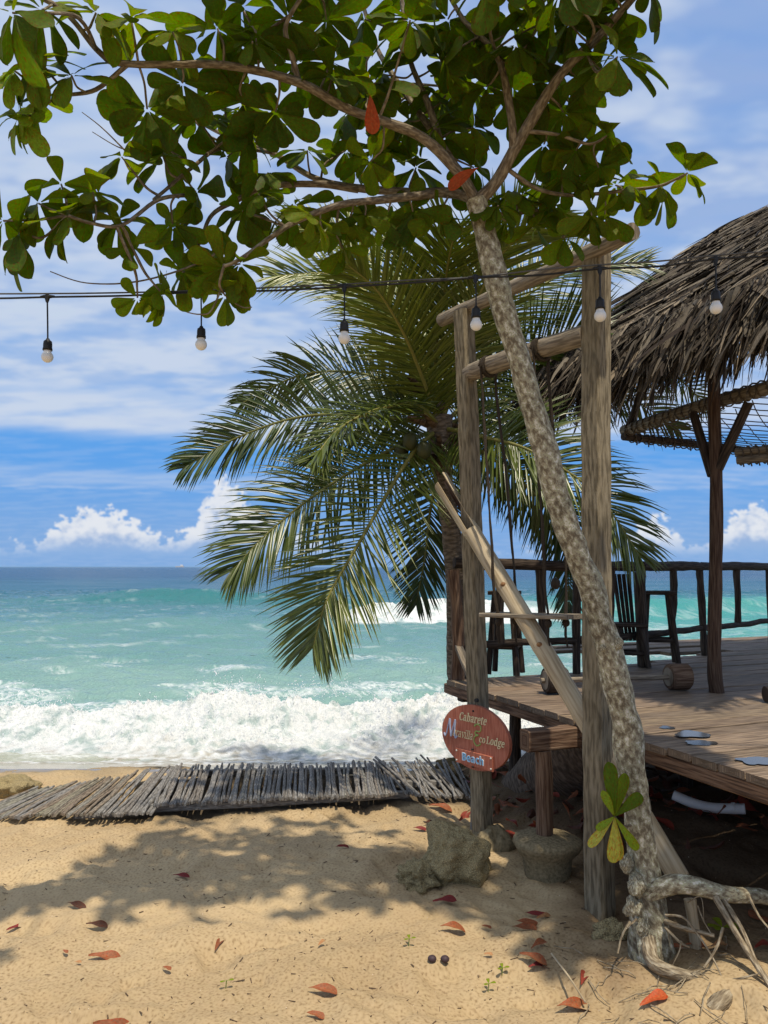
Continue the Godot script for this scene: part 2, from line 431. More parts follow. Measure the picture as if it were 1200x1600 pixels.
func sky_color(az: float, el: float) -> Color:
	if el < 0.0: return Color(0.2, 0.34, 0.42)
	var a := deg_to_rad(az)
	var e := deg_to_rad(el)
	var c := Color(0.25, 0.45, 0.80).lerp(Color(0.13, 0.40, 0.89), smoothstep(0.3, 8.5, el)).lerp(Color(0.10, 0.25, 0.64), smoothstep(8.0, 70.0, el))
	# a thin veil that thickens overhead, with a clear band low down
	var u := Vector2(sin(a), cos(a)) * cos(e) / (sin(e) + 0.13)
	var v1 := nz.get_noise_2d(u.x * 26.0, u.y * 60.0)
	var v2 := nz2.get_noise_2d(u.x * 60.0 + 9.0, u.y * 170.0)
	var edge := 8.7 + 0.5 * nz.get_noise_2d(az * 1.6, 77.0) + 0.35 * v2
	var cover := smoothstep(-0.6, 0.45, v1 + 0.6 * v2 + 0.14)
	var high := smoothstep(edge, edge + 1.3, el)
	var low := 0.3 * smoothstep(5.2, 5.6, el + 0.3 * v2) * (1.0 - smoothstep(6.3, 7.2, el)) + 0.12 * smoothstep(0.35, 0.7, v2 * 0.5 + 0.5)
	var veil := high * (0.66 + 0.3 * cover) * (1.0 - 0.15 * smoothstep(16.0, 60.0, el)) + (1.0 - high) * low * (0.5 + 0.5 * cover)
	var white := Color(0.42, 0.58, 0.87).lerp(Color(0.33, 0.47, 0.79), smoothstep(9.0, 32.0, el)).lerp(Color(0.60, 0.66, 0.78), smoothstep(38.0, 65.0, el))
	white = white.lerp(Color(0.72, 0.79, 0.92), (1.0 - smoothstep(9.0, 13.0, el)) * cover * 0.7)
	var soft := nz.get_noise_2d(u.x * 48.0 + 31.0, u.y * 70.0) + 0.45 * nz2.get_noise_2d(u.x * 130.0, u.y * 190.0) + 0.35 * nz2.get_noise_2d(u.x * 9.0 + 31.0, u.y * 22.0)
	white = white.lerp(Color(0.66, 0.75, 0.90), 0.9 * smoothstep(-0.42, 0.5, soft + 0.1 - 0.010 * clampf(az, -40.0, 40.0)))
	c = c.lerp(white, clampf(veil, 0, 1))
	if el < 11.0:
		var k := cumulus(az, el)
		var shade := Color(0.40, 0.53, 0.78).lerp(Color(0.93, 0.94, 0.96), smoothstep(0.1, 0.95, k.y))
		shade = shade.lerp(Color(0.28, 0.48, 0.82), 1.0 - smoothstep(0.4, 2.6, el))
		c = c.lerp(shade, k.x * 0.86)
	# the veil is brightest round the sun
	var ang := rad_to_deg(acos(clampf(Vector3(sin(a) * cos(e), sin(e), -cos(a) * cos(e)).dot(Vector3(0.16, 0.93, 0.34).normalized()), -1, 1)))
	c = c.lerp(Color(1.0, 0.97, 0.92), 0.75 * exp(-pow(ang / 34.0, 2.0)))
	return Color(c.r * 0.92, c.g * 0.92, c.b * 0.92)

func sky_image() -> Image:
	var w := 4096
	var h := 2048
	var im := Image.create(512, 256, false, Image.FORMAT_RGB8)
	for y in 256:
		for x in 512:
			var az := (x + 0.5) / 512.0 * 360.0
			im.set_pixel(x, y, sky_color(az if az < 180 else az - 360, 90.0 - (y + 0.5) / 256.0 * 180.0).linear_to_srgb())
	im.resize(w, h, Image.INTERPOLATE_BILINEAR)
	for y in range(h / 2 - 420, h / 2):   # finer towards the horizon on the seaward side
		for k in range(-470, 470):
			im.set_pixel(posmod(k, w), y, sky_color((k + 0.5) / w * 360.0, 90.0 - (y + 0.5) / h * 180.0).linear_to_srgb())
	return im

# ---------------------------------------------------------------- ground and sea
func base_ground(x: float, z: float) -> float:
	var d := -z
	var y := 0.0
	if d > 6.0: y -= 0.9 * pow((d - 6.0) / 4.0, 1.2)
	y = maxf(y, -3.0)
	return y

func ground(x: float, z: float) -> float:
	var y := base_ground(x, z)
	var d := -z
	# low bank round the almond roots, running back below the deck
	y += 0.10 * exp(-pow((x - 1.35) / 0.45, 2.0) - pow((z + 2.95) / 0.5, 2.0))
	y += 0.16 * smoothstep(0.95, 1.7, x + 0.25 * (d - 4.0)) * smoothstep(3.3, 4.6, d) * (1.0 - smoothstep(5.8, 7.0, d))
	var k := 1.0 - 0.75 * smoothstep(6.0, 7.5, d)
	y += k * (0.030 * nz.get_noise_2d(x * 9.0, z * 9.0) + 0.026 * nz2.get_noise_2d(x * 34.0, z * 34.0) + 0.016 * nz.get_noise_2d(x * 85.0 + 50.0, z * 85.0) + 0.007 * nz2.get_noise_2d(x * 210.0, z * 210.0))
	var dent := nz2.get_noise_2d(x * 17.0 + 300.0, z * 26.0)
	y -= k * 0.035 * smoothstep(0.18, 0.42, dent)
	var step := nz.get_noise_2d(x * 52.0 + 90.0, z * 60.0)
	y -= k * 0.016 * smoothstep(0.22, 0.38, step)
	return y

func sand_color(x: float, z: float) -> Color:
	var dry := Color(0.505, 0.39, 0.235)
	var wet := Color(0.27, 0.215, 0.14)
	var n := nz.get_noise_2d(x * 12.0, z * 12.0)
	var c := dry.lerp(Color(0.40, 0.30, 0.175), clampf(0.4 + n, 0, 1))
	c = c.lerp(wet, smoothstep(6.0, 6.6, -z + 0.4 * n))
	c = c.lerp(Color(0.10, 0.08, 0.06), 0.9 * smoothstep(5.28, 5.4, -z + 0.16 * clampf(-x, 0.0, 2.0)) * (1.0 - smoothstep(6.1, 6.25, -z)) * smoothstep(-1.9, -1.5, x) * (1.0 - smoothstep(0.45, 0.7, x)))  # dark patch under the stick mats: shade in their gaps, painted in
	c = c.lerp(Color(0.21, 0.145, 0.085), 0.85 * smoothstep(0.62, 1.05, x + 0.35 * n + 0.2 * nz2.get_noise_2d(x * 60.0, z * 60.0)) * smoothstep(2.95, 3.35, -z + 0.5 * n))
	c = c.lerp(Color(0.09, 0.062, 0.04), 0.88 * smoothstep(1.0, 1.45, x + 0.25 * (-z - 3.6) + 0.3 * n) * smoothstep(3.4, 3.9, -z + 0.3 * n))  # dark soil, painted deeper to add to the shade under the deck
	return c

func swell(x: float, z: float) -> float:
	var d := -z
	var y := SEA
	var wob := nz2.get_noise_2d(x * 2.0, z * 2.0)
	# the shore break: its crest runs nearly along the beach
	var dc := 9.45 + 0.2 * sin(x * 0.7 + 1.0) + 0.25 * wob
	var t := (d - dc)
	var a := break_height(x)
	y += a * (exp(-pow(t / 0.42, 2.0)) if t < 0.0 else exp(-pow(t / 0.95, 2.0)))
	# the second line, breaking further out
	var d2 := 28.5 + 0.06 * x * x * 0.3 + 1.0 * wob
	t = d - d2
	y += 0.62 * smoothstep(-3.0, 0.5, x) * (exp(-pow(t / 1.0, 2.0)) if t < 0.0 else exp(-pow(t / 2.6, 2.0)))
	d2 = 41.0 + 0.5 * wob - 0.12 * x
	t = d - d2
	y += 0.75 * exp(-pow((x + 11.0) / 7.5, 2.0)) * (exp(-pow(t / 1.6, 2.0)) if t < 0.0 else exp(-pow(t / 4.0, 2.0)))
	d2 = 25.0 + 0.7 * wob
	t = d - d2
	y += 0.28 * exp(-pow((x + 7.0) / 4.0, 2.0)) * exp(-pow(t / 1.4, 2.0))
	d2 = 14.6 + 0.9 * wob
	t = d - d2
	y += 0.13 * exp(-pow(t / 0.8, 2.0)) * (0.6 + nz.get_noise_2d(x * 4.0, 0.0))
	# chop
	var k := smoothstep(8.0, 12.0, d)
	y += k * (0.075 * nz.get_noise_2d(x * 8.0, z * 20.0) + 0.045 * nz2.get_noise_2d(x * 26.0, z * 48.0)) * (1.0 + 0.02 * d)
	y += 0.006 * nz.get_noise_2d(x * 50.0, z * 80.0)
	return y

func break_height(x: float) -> float:
	return 0.16 + 0.12 * exp(-pow((x + 1.9) / 0.9, 2.0)) + 0.09 * nz.get_noise_2d(x * 14.0, 8.0) + 0.1 * smoothstep(0.2, 1.0, x)

func lace(x: float, z: float) -> float:
	var w := Vector2(x + 0.5 * nz2.get_noise_2d(x * 15.0, z * 15.0), z + 0.5 * nz2.get_noise_2d(x * 15.0 + 70.0, z * 15.0))
	var a := 1.0 - absf(ridge.get_noise_2d(w.x * 30.0, w.y * 60.0)) * 5.0
	var b := 1.0 - absf(ridge.get_noise_2d(w.x * 75.0 + 30.0, w.y * 130.0)) * 4.0
	return clampf(maxf(a, b * 0.8), 0, 1)

func sea_color(x: float, z: float) -> Color:
	var d := -z
	var n := nz.get_noise_2d(x * 3.0, z * 5.0)
	var dn := d * (1.0 + 0.25 * n)
	var c := Color(0.34, 0.36, 0.28).lerp(Color(0.21, 0.35, 0.325), smoothstep(8.2, 9.8, dn))
	c = c.lerp(Color(0.13, 0.27, 0.268), smoothstep(11.0, 19.0, dn))
	c = c.lerp(Color(0.075, 0.208, 0.238), smoothstep(18.0, 36.0, dn))
	c = c.lerp(Color(0.028, 0.125, 0.19), smoothstep(25.0, 62.0, dn))
	c = c.lerp(Color(0.012, 0.07, 0.15), smoothstep(50.0, 170.0, d))
	c = c.lerp(Color(0.05, 0.33, 0.30), 0.6 * smoothstep(2.0, 9.0, x - 0.05 * d) * smoothstep(14.0, 24.0, d) * (1.0 - smoothstep(40.0, 60.0, d)))
	# dark glassy faces of the swells, then foam on the water
	var t := d - (41.0 - 0.12 * x)
	c = c.lerp(Color(0.03, 0.17, 0.18), 0.8 * exp(-pow((x + 11.0) / 7.5, 2.0)) * exp(-pow((t + 0.9) / 1.5, 2.0)))
	var m := 0.0
	if d < 70.0:
		var patch := nz2.get_noise_2d(x * 6.0 + 20.0, z * 9.0)
		m = smoothstep(0.0, 0.35, patch + 0.55 * (1.0 - smoothstep(9.0, 16.0, d)) * smoothstep(2.5, -3.5, x) - 0.17 + 0.15 * smoothstep(1.0, 5.0, x) * smoothstep(12.0, 20.0, d) * (1.0 - smoothstep(30.0, 50.0, d)))
		m *= lace(x, z) * (0.75 - 0.5 * smoothstep(13.0, 22.0, d))
		if d < 9.4: m = maxf(m, smoothstep(-0.15, 0.25, patch + 0.15) * (0.25 + 0.75 * lace(x, z)))
		# white water tumbling on the second line
		t = d - (28.5 + 0.018 * x * x + nz2.get_noise_2d(x * 2.0, z * 2.0))
		var br := smoothstep(-1.9, -0.7, x) * (1.0 - smoothstep(4.5, 7.0, x + 2.0 * patch)) * smoothstep(-2.6, -1.6, t + 1.2 * patch) * (1.0 - smoothstep(0.0, 0.5, t + 0.4 * patch))
		m = maxf(m, br * clampf(0.75 + 0.9 * nz.get_noise_2d(x * 40.0, z * 40.0), 0, 1))
		t = d - 24.5 - patch * 3.0
		m = maxf(m, 0.55 * smoothstep(5.0, 8.0, x) * exp(-t * t / 2.0) * lace(x * 1.5, z))
		m = maxf(m, 0.5 * smoothstep(6.0, 9.0, x) * exp(-pow((d - 36.0 - patch * 4.0) / 2.0, 2.0)) * lace(x * 0.7, z * 0.7))
	return c.lerp(Color(0.82, 0.85, 0.85), clampf(m, 0, 1))

# ---------------------------------------------------------------- shapes used more than once
func curve(pts: Array, per := 6) -> Array:
	var out := []
	for i in pts.size() - 1:
		var a: Vector3 = pts[maxi(i - 1, 0)]
		var b: Vector3 = pts[i]
		var c: Vector3 = pts[i + 1]
		var d: Vector3 = pts[mini(i + 2, pts.size() - 1)]
		for k in per:
			out.append(b.cubic_interpolate(c, a, d, float(k) / per))
	out.append(pts[-1])
	return out

func taper(a: float, b: float, n: int, p := 1.0) -> Array:
	var r := []
	for i in n: r.append(lerpf(a, b, pow(float(i) / (n - 1), p)))
	return r

# an egg-shaped leaf: base at the origin, along +y, upper face towards +z
func leaf_mesh(length: float, width: float, bend: float, fold: float, wave: float, seed: int) -> ArrayMesh:
	var r := RandomNumberGenerator.new()
	r.seed = seed
	var m := MB.new()
	var rows := 11
	var pts := []
	var ph := r.randf() * 6.0
	var kink := r.randf_range(-0.25, 0.25)
	for i in rows + 1:
		var t := sin(float(i) / rows * PI / 2.0) if i < rows else 1.0
		var w := 0.05 + pow(t, 1.0) * pow(maxf(1.0 - pow(t, 4.5), 0.0), 0.5) * 1.22
		if i == rows: w = 0.02
		var row := []
		for k in 5:
			var s := (k - 2) / 2.0
			var x := s * w * width * 0.5 + kink * width * t * t * 0.4
			var z := -bend * length * t * t + fold * absf(s) * w * width * 0.5 + wave * width * sin(t * 9.0 + ph + s * 1.7) * absf(s)
			row.append(Vector3(x, t * length * (1.0 - 0.25 * bend * bend), z))
		pts.append(row)
	var ids := []
	for i in rows + 1:
		var row := []
		for k in 5:
			var du: Vector3 = pts[i][mini(k + 1, 4)] - pts[i][maxi(k - 1, 0)]
			var dv: Vector3 = pts[mini(i + 1, rows)][k] - pts[maxi(i - 1, 0)][k]
			var nn := du.cross(dv).normalized()
			row.append(m.add(pts[i][k], nn, Vector2(k / 4.0, sin(float(i) / rows * PI / 2.0))))
		ids.append(row)
	for i in rows:
		for k in 4: m.quad(ids[i][k], ids[i][k + 1], ids[i + 1][k + 1], ids[i + 1][k])
	return m.mesh()

func leaf_basis(dir: Vector3, up: Vector3) -> Basis:
	var y := dir.normalized()
	var z := (up - y * up.dot(y))
	if z.length() < 1e-3: z = y.cross(Vector3.RIGHT)
	z = z.normalized()
	return Basis(y.cross(z), y, z)

func frond(palm: Node3D, pts: Array, tone: float, twist: float, length: float, seed: int, droop := 0.5, per_side := 66) -> void:
	var r := RandomNumberGenerator.new()
	r.seed = seed
	var path := curve(pts, 10)
	var n := path.size()
	var st := mb()
	var c0 := Color(0.12, 0.13, 0.035).lerp(Color(0.3, 0.26, 0.06), tone)
	st.col = c0
	st.tube(path, taper(0.019, 0.004, n), 6)
	var fr := put("frond", st, M.rachis, palm)
	var lf := MB.new()
	var dark := Color(0.015, 0.042, 0.012)
	var green := Color(0.036, 0.085, 0.018)
	var yellow := Color(0.27, 0.31, 0.04)
	per_side = int(per_side * 1.6)
	for i in per_side:
		var f := 0.10 + 0.9 * (i + r.randf() * 0.5) / per_side
		var q := f * (n - 1)
		var k := mini(int(q), n - 2)
		var at: Vector3 = (path[k] as Vector3).lerp(path[k + 1], q - k)
		var t: Vector3 = (path[mini(k + 2, n - 1)] - path[maxi(k - 1, 0)]).normalized()
		var flat := t.cross(Vector3.UP)
		if flat.length() < 0.15: flat = Vector3.RIGHT
		flat = flat.normalized()
		var faced := t.cross(Vector3(0, 0, 1))
		if faced.dot(flat) < 0: faced = -faced
		var side := flat.lerp(faced.normalized(), twist).normalized()
		side = (side - t * side.dot(t)).normalized()
		var nn := side.cross(t).normalized()
		if nn.y < 0: nn = -nn
		var ln := length * (0.55 + 0.9 * sin(PI * clampf(f * 0.83 + 0.12, 0, 1))) * 0.72 * r.randf_range(0.88, 1.08)
		if f > 0.9: ln *= 1.0 - (f - 0.9) * 4.0
		for sgn in [-1.0, 1.0]:
			if r.randf() < 0.03: continue
			var out := lerpf(1.15, 0.42, pow(f, 1.5)) * r.randf_range(0.78, 1.2)
			var d: Vector3 = (t * cos(out) + side * sgn * sin(out) + nn * r.randf_range(-0.12, 0.38)).normalized()
			var y := clampf(tone * r.randf_range(0.5, 1.2) + 0.12 * r.randf(), 0, 1)
			lf.col = dark.lerp(green, r.randf()).lerp(yellow, y)
			var p := at
			var w := 0.0112 * r.randf_range(0.8, 1.15)
			var wn := d.cross(nn).normalized()
			var prev := []
			var dr := droop * r.randf_range(0.35, 1.7)
			for s in 5:
				var u := s / 4.0
				var ww := w * (0.45 + 1.1 * u if u < 0.35 else 0.85 * pow(1.0 - (u - 0.35) / 0.65, 0.7) + 0.03)
				var nm := wn.cross(d).normalized()
				if nm.dot(nn) < 0: nm = -nm
				var row := [lf.add(p - wn * ww + nm * ww * 0.5, (nm + wn * 0.4).normalized(), Vector2(0, u * 3)), lf.add(p, nm, Vector2(0.5, u * 3)), lf.add(p + wn * ww + nm * ww * 0.5, (nm - wn * 0.4).normalized(), Vector2(1, u * 3))]
				if s > 0:
					lf.quad(prev[0], prev[1], row[1], row[0]); lf.quad(prev[1], prev[2], row[2], row[1])
				prev = row
				p += d * ln * 0.25
				d = (d + Vector3.DOWN * dr * 0.34 * (u + 0.15)).normalized()
	var o := put("leaflets", lf, M.frond, fr)
	o.set_meta("kind", "stuff")

# ---------------------------------------------------------------- the scene
func _ready() -> void:
	rng.seed = 7
	nz.seed = 4; nz.frequency = 0.05; nz.fractal_octaves = 4
	nz2.seed = 19; nz2.frequency = 0.05; nz2.fractal_octaves = 3
	ridge.seed = 6; ridge.frequency = 0.05; ridge.fractal_octaves = 2
	var cam := Camera3D.new()
	cam.name = "camera"
	cam.fov = 2.0 * rad_to_deg(atan(800.0 / 1203.0))
	cam.position = Vector3(0, 1.6, 0)
	cam.rotation.x = atan(86.0 / 1203.0)
	cam.near = 0.05; cam.far = 12000.0
	add_child(cam)
	var env := Environment.new()
	env.background_mode = Environment.BG_SKY
	env.tonemap_mode = Environment.TONE_MAPPER_LINEAR
	env.tonemap_exposure = 1.0
	env.sdfgi_enabled = true; env.ssao_enabled = true; env.ssil_enabled = true
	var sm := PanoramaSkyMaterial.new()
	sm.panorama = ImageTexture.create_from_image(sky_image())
	env.sky = Sky.new()
	env.sky.sky_material = sm
	env.background_energy_multiplier = 1.0
	var we := WorldEnvironment.new()
	we.name = "world"; we.environment = env
	add_child(we)
	var sun := DirectionalLight3D.new()
	sun.name = "sun"
	var to_sun := Vector3(0.16, 0.93, 0.34).normalized()
	sun.basis = Basis.looking_at(-to_sun, Vector3(0, 0, -1))
	sun.light_energy = 1.34; sun.light_color = Color(1.0, 0.95, 0.86); sun.light_angular_distance = 0.9
	sun.shadow_enabled = true
	add_child(sun)
	materials()
	build_ground()
	build_sea()
	build_deck()
	build_shelter()
	build_net()
	build_swing()
	build_palm()
	build_almond()
	build_bamboo()
	build_sign()
	build_lights()
	build_boardwalk()
	build_furniture()
	build_rocks()
	build_litter()

func build_ground() -> void:
	var f := func(x: float, z: float) -> float: return ground(x, z)
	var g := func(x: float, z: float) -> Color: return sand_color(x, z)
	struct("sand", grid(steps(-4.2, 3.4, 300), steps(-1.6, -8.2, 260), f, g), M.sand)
	var g2 := func(x: float, z: float) -> float: return base_ground(x, z) - 0.12 - 0.002 * maxf(-z - 11.0, 0.0)
	var wide := PackedFloat32Array([-4000.0, -300.0, -60.0, -25.0, -12.0, -6.0, -3.0, 0.0, 3.0, 6.0, 12.0, 25.0, 60.0, 300.0, 4000.0])
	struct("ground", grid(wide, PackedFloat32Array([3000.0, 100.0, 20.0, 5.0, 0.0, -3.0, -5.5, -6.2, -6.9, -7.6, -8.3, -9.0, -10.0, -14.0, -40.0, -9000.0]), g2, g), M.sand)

func build_sea() -> void:
	var f := func(x: float, z: float) -> float: return swell(x, z)
	var g := func(x: float, z: float) -> Color: return sea_color(x, z)
	struct("sea", grid(steps(-9.0, 8.6, 420), growing(7.4, 17.0, 210), f, g), M.water)
	struct("sea", grid(steps(-38.0, 46.0, 520), growing(17.0, 64.0, 250), f, g), M.water)
	var low := func(x: float, z: float) -> float: return swell(x, z) - 0.015
	struct("sea", grid(steps(-70.0, -8.6, 160), growing(7.0, 17.0, 40), low, g), M.water)
	struct("sea", grid(steps(8.3, 70.0, 160), growing(7.0, 17.0, 40), low, g), M.water)
	var f2 := func(x: float, z: float) -> float: return SEA - 0.05 + 0.35 * nz.get_noise_2d(x * 1.2, z * 3.0) * clampf(1.0 - (-z - 60.0) / 900.0, 0, 1)
	var xs := PackedFloat32Array()
	for i in 161: xs.append(pow(absf(i - 80) / 80.0, 3.0) * 7000.0 * signf(i - 80) + (i - 80) * 1.5)
	struct("sea", grid(xs, growing(63.0, 9000.0, 120), f2, g), M.far)
	var side := func(x: float, z: float) -> float: return SEA - 0.06
	struct("sea", grid(PackedFloat32Array([-3000.0, -400.0, -120.0, -69.0]), PackedFloat32Array([-7.0, -12.0, -20.0, -40.0, -64.0]), side, g), M.far)
	struct("sea", grid(PackedFloat32Array([69.0, 120.0, 400.0, 3000.0]), PackedFloat32Array([-7.0, -12.0, -20.0, -40.0, -64.0]), side, g), M.far)
	struct("sea", grid(PackedFloat32Array([-70.0, -52.0, -37.5]), growing(16.9, 64.0, 20), side, g), M.far)
	struct("sea", grid(PackedFloat32Array([45.5, 58.0, 70.0]), growing(16.9, 64.0, 20), side, g), M.far)
	# tumbling white water of the shore break
	var tur := FastNoiseLite.new()
	tur.seed = 77; tur.frequency = 1.0; tur.fractal_octaves = 5
	var cel := FastNoiseLite.new()
	cel.seed = 78; cel.noise_type = FastNoiseLite.TYPE_CELLULAR; cel.frequency = 5.0; cel.fractal_octaves = 2
	var body := func(x: float, d: float) -> float:
		var d0 := 7.25 + 0.35 * smoothstep(-2.0, -4.5, x) + 0.22 * nz2.get_noise_2d(x * 12.0, 5.0) + 0.1 * nz.get_noise_2d(x * 40.0, 9.0)
		var top := 9.5 + 0.2 * sin(x * 0.7 + 1.0) + 0.2 * nz.get_noise_2d(x * 30.0, 2.0)
		return (0.14 * smoothstep(d0, d0 + 0.08, d) + 0.86 * smoothstep(d0 + 0.45, d0 + 1.3, d)) * (1.0 - smoothstep(top, top + 0.3, d))
	var h := func(x: float, z: float) -> float:
		var e: float = body.call(x, -z)
		if e <= 0.0: return minf(swell(x, z), base_ground(x, z)) - 0.06
		var n := tur.get_noise_2d(x * 1.3, z * 1.6)
		var m := tur.get_noise_2d(x * 8.0 + 40.0, z * 7.0)
		var sp := pow(maxf(0.0, 1.0 - absf(tur.get_noise_2d(x * 3.5 + 7.0, z * 2.5)) * 3.5), 2.0) * smoothstep(8.7, 9.4, -z)
		var k := cel.get_noise_2d(x, z * 1.2)
		var floor_y := maxf(swell(x, z) - 0.03, base_ground(x, z) + 0.004 + 0.012 * nz.get_noise_2d(x * 60.0, z * 60.0))
		return floor_y + smoothstep(0.0, 0.35, e) * (0.04 + 0.02 * k) + e * e * (0.08 + 0.10 * n + 0.06 * m - 0.03 * k + 0.05 * sp) * (0.7 + 1.2 * break_height(x))
	var hue := func(x: float, z: float) -> Color:
		var n := tur.get_noise_2d(x * 2.0 + 9.0, z * 2.6)
		var m := tur.get_noise_2d(x * 6.0 + 9.0, z * 6.6)
		var c := Color(0.95, 0.96, 0.96).lerp(Color(0.52, 0.62, 0.61), clampf(1.6 * n + 1.2 * m - 0.02, 0, 1))  # grey-green water patches, deepened as painted shading between the foam
		var edge := 1.0 - smoothstep(7.5, 8.6, -z + 0.5 * n)
		return c.lerp(Color(0.47, 0.42, 0.33), clampf(edge * (0.5 + 1.4 * m), 0, 0.85))
	struct("breaking_wave", grid(steps(-13.0, 3.6, 760), steps(-6.9, -10.1, 180), h, hue), M.foam)
	# sand left wet and shining by the last wave
	var wet := func(x: float, z: float) -> float:
		var d1 := 6.42 + 0.3 * smoothstep(-1.5, -4.0, x) * 0.2 + 0.2 * nz2.get_noise_2d(x * 14.0, 50.0)
		return base_ground(x, z) + lerpf(-0.05, 0.007, smoothstep(d1 - 0.25, d1 + 0.1, -z)) + 0.003 * nz.get_noise_2d(x * 20.0, z * 40.0)
	var wc := func(x: float, z: float) -> Color: return Color(0.21, 0.165, 0.105).lerp(Color(0.25, 0.2, 0.13), clampf(0.5 + nz.get_noise_2d(x * 30.0, z * 60.0), 0, 1))
	struct("wet_sand", grid(steps(-13.0, 3.6, 280), steps(-6.05, -8.4, 76), wet, wc), M.wet)
	# thrown spray
	var r := RandomNumberGenerator.new()
	r.seed = 5
	var drops := []
	for i in 8000:
		var x := r.randf_range(-6.5, 2.6)
		var z := -r.randf_range(8.3, 9.8)
		var burst := clampf(nz.get_noise_2d(x * 22.0, 31.0) * 1.6 + 0.35 + 0.5 * exp(-pow((x + 1.9) / 0.8, 2.0)), 0.02, 1.2)
		var y: float = h.call(x, z) + pow(r.randf(), 2.2) * 0.27 * burst - 0.01
		var s := r.randf_range(0.002, 0.0065) * (1.0 if r.randf() < 0.92 else 1.6)
		drops.append(Transform3D(Basis.from_euler(Vector3(r.randf() * 6, r.randf() * 6, 0)).scaled(Vector3(s, s * r.randf_range(0.8, 1.8), s)), Vector3(x, y, z)))
	for i in 260:   # a burst thrown up behind the crest
		var a := r.randfn(0.0, 0.28)
		drops.append(Transform3D(Basis().scaled(Vector3.ONE * r.randf_range(0.003, 0.007)), Vector3(-0.75 + a, 0.0 + absf(r.randfn(0.0, 0.11)), -9.7 + r.randfn(0, 0.1))))
	var ball := SphereMesh.new()
	ball.radius = 1.0; ball.height = 2.0; ball.radial_segments = 7; ball.rings = 4
	copies("spray", ball, M.drop, drops)
	# white water on the second line, standing proud of its face
	var h2 := func(x: float, z: float) -> float:
		var t: float = -z - (28.5 + 0.018 * x * x + nz2.get_noise_2d(x * 2.0, z * 2.0))
		var e := smoothstep(-2.4, -1.2, t + 0.5 * tur.get_noise_2d(x * 0.9, 3.0)) * (1.0 - smoothstep(0.1, 0.6, t)) * smoothstep(-1.9, -1.0, x) * (1.0 - smoothstep(4.0, 6.5, x + tur.get_noise_2d(x, z)))
		return swell(x, z) - 0.08 + e * (0.12 + 0.22 * tur.get_noise_2d(x * 0.8, z * 0.8) + 0.08 * tur.get_noise_2d(x * 3.0, z * 3.0))
	struct("breaking_wave", grid(steps(-2.6, 7.0, 260), steps(-25.0, -30.5, 110), h2, hue), M.foam)
	var ship := thing("ship", "tiny pale ship on the horizon far out at sea", "ship", Vector3(-1270, SEA, -4800))
	var b := mb()
	b.beam([ship.position + Vector3(-26, 4, 0), ship.position + Vector3(26, 4, 0)], 9, 8, Vector3.UP, 0.5)
	put("hull", b, plain("pale hull", lin(0.5, 0.5, 0.52)), ship)
	b = mb()
	b.beam([ship.position + Vector3(4, 12, 0), ship.position + Vector3(20, 12, 0)], 7, 8, Vector3.UP, 0.5)
	put("cabin", b, plain("white cabin", lin(0.7, 0.7, 0.7)), ship)

# deck places: s runs along its open edge towards the beach, t from that edge inwards
func dk(s: float, t: float, y := 0.0) -> Vector3:
	return Vector3(0.43, DECK + y, -5.76) + Vector3(0.365, 0, 0.931) * s + Vector3(0.931, 0, -0.365) * t

func rail_path() -> Array:
	return [dk(0.07, 0.07), dk(0.14, 1.1), dk(-0.13, 1.95), dk(-0.45, 2.9), dk(-0.95, 4.3), dk(-1.35, 5.4)]

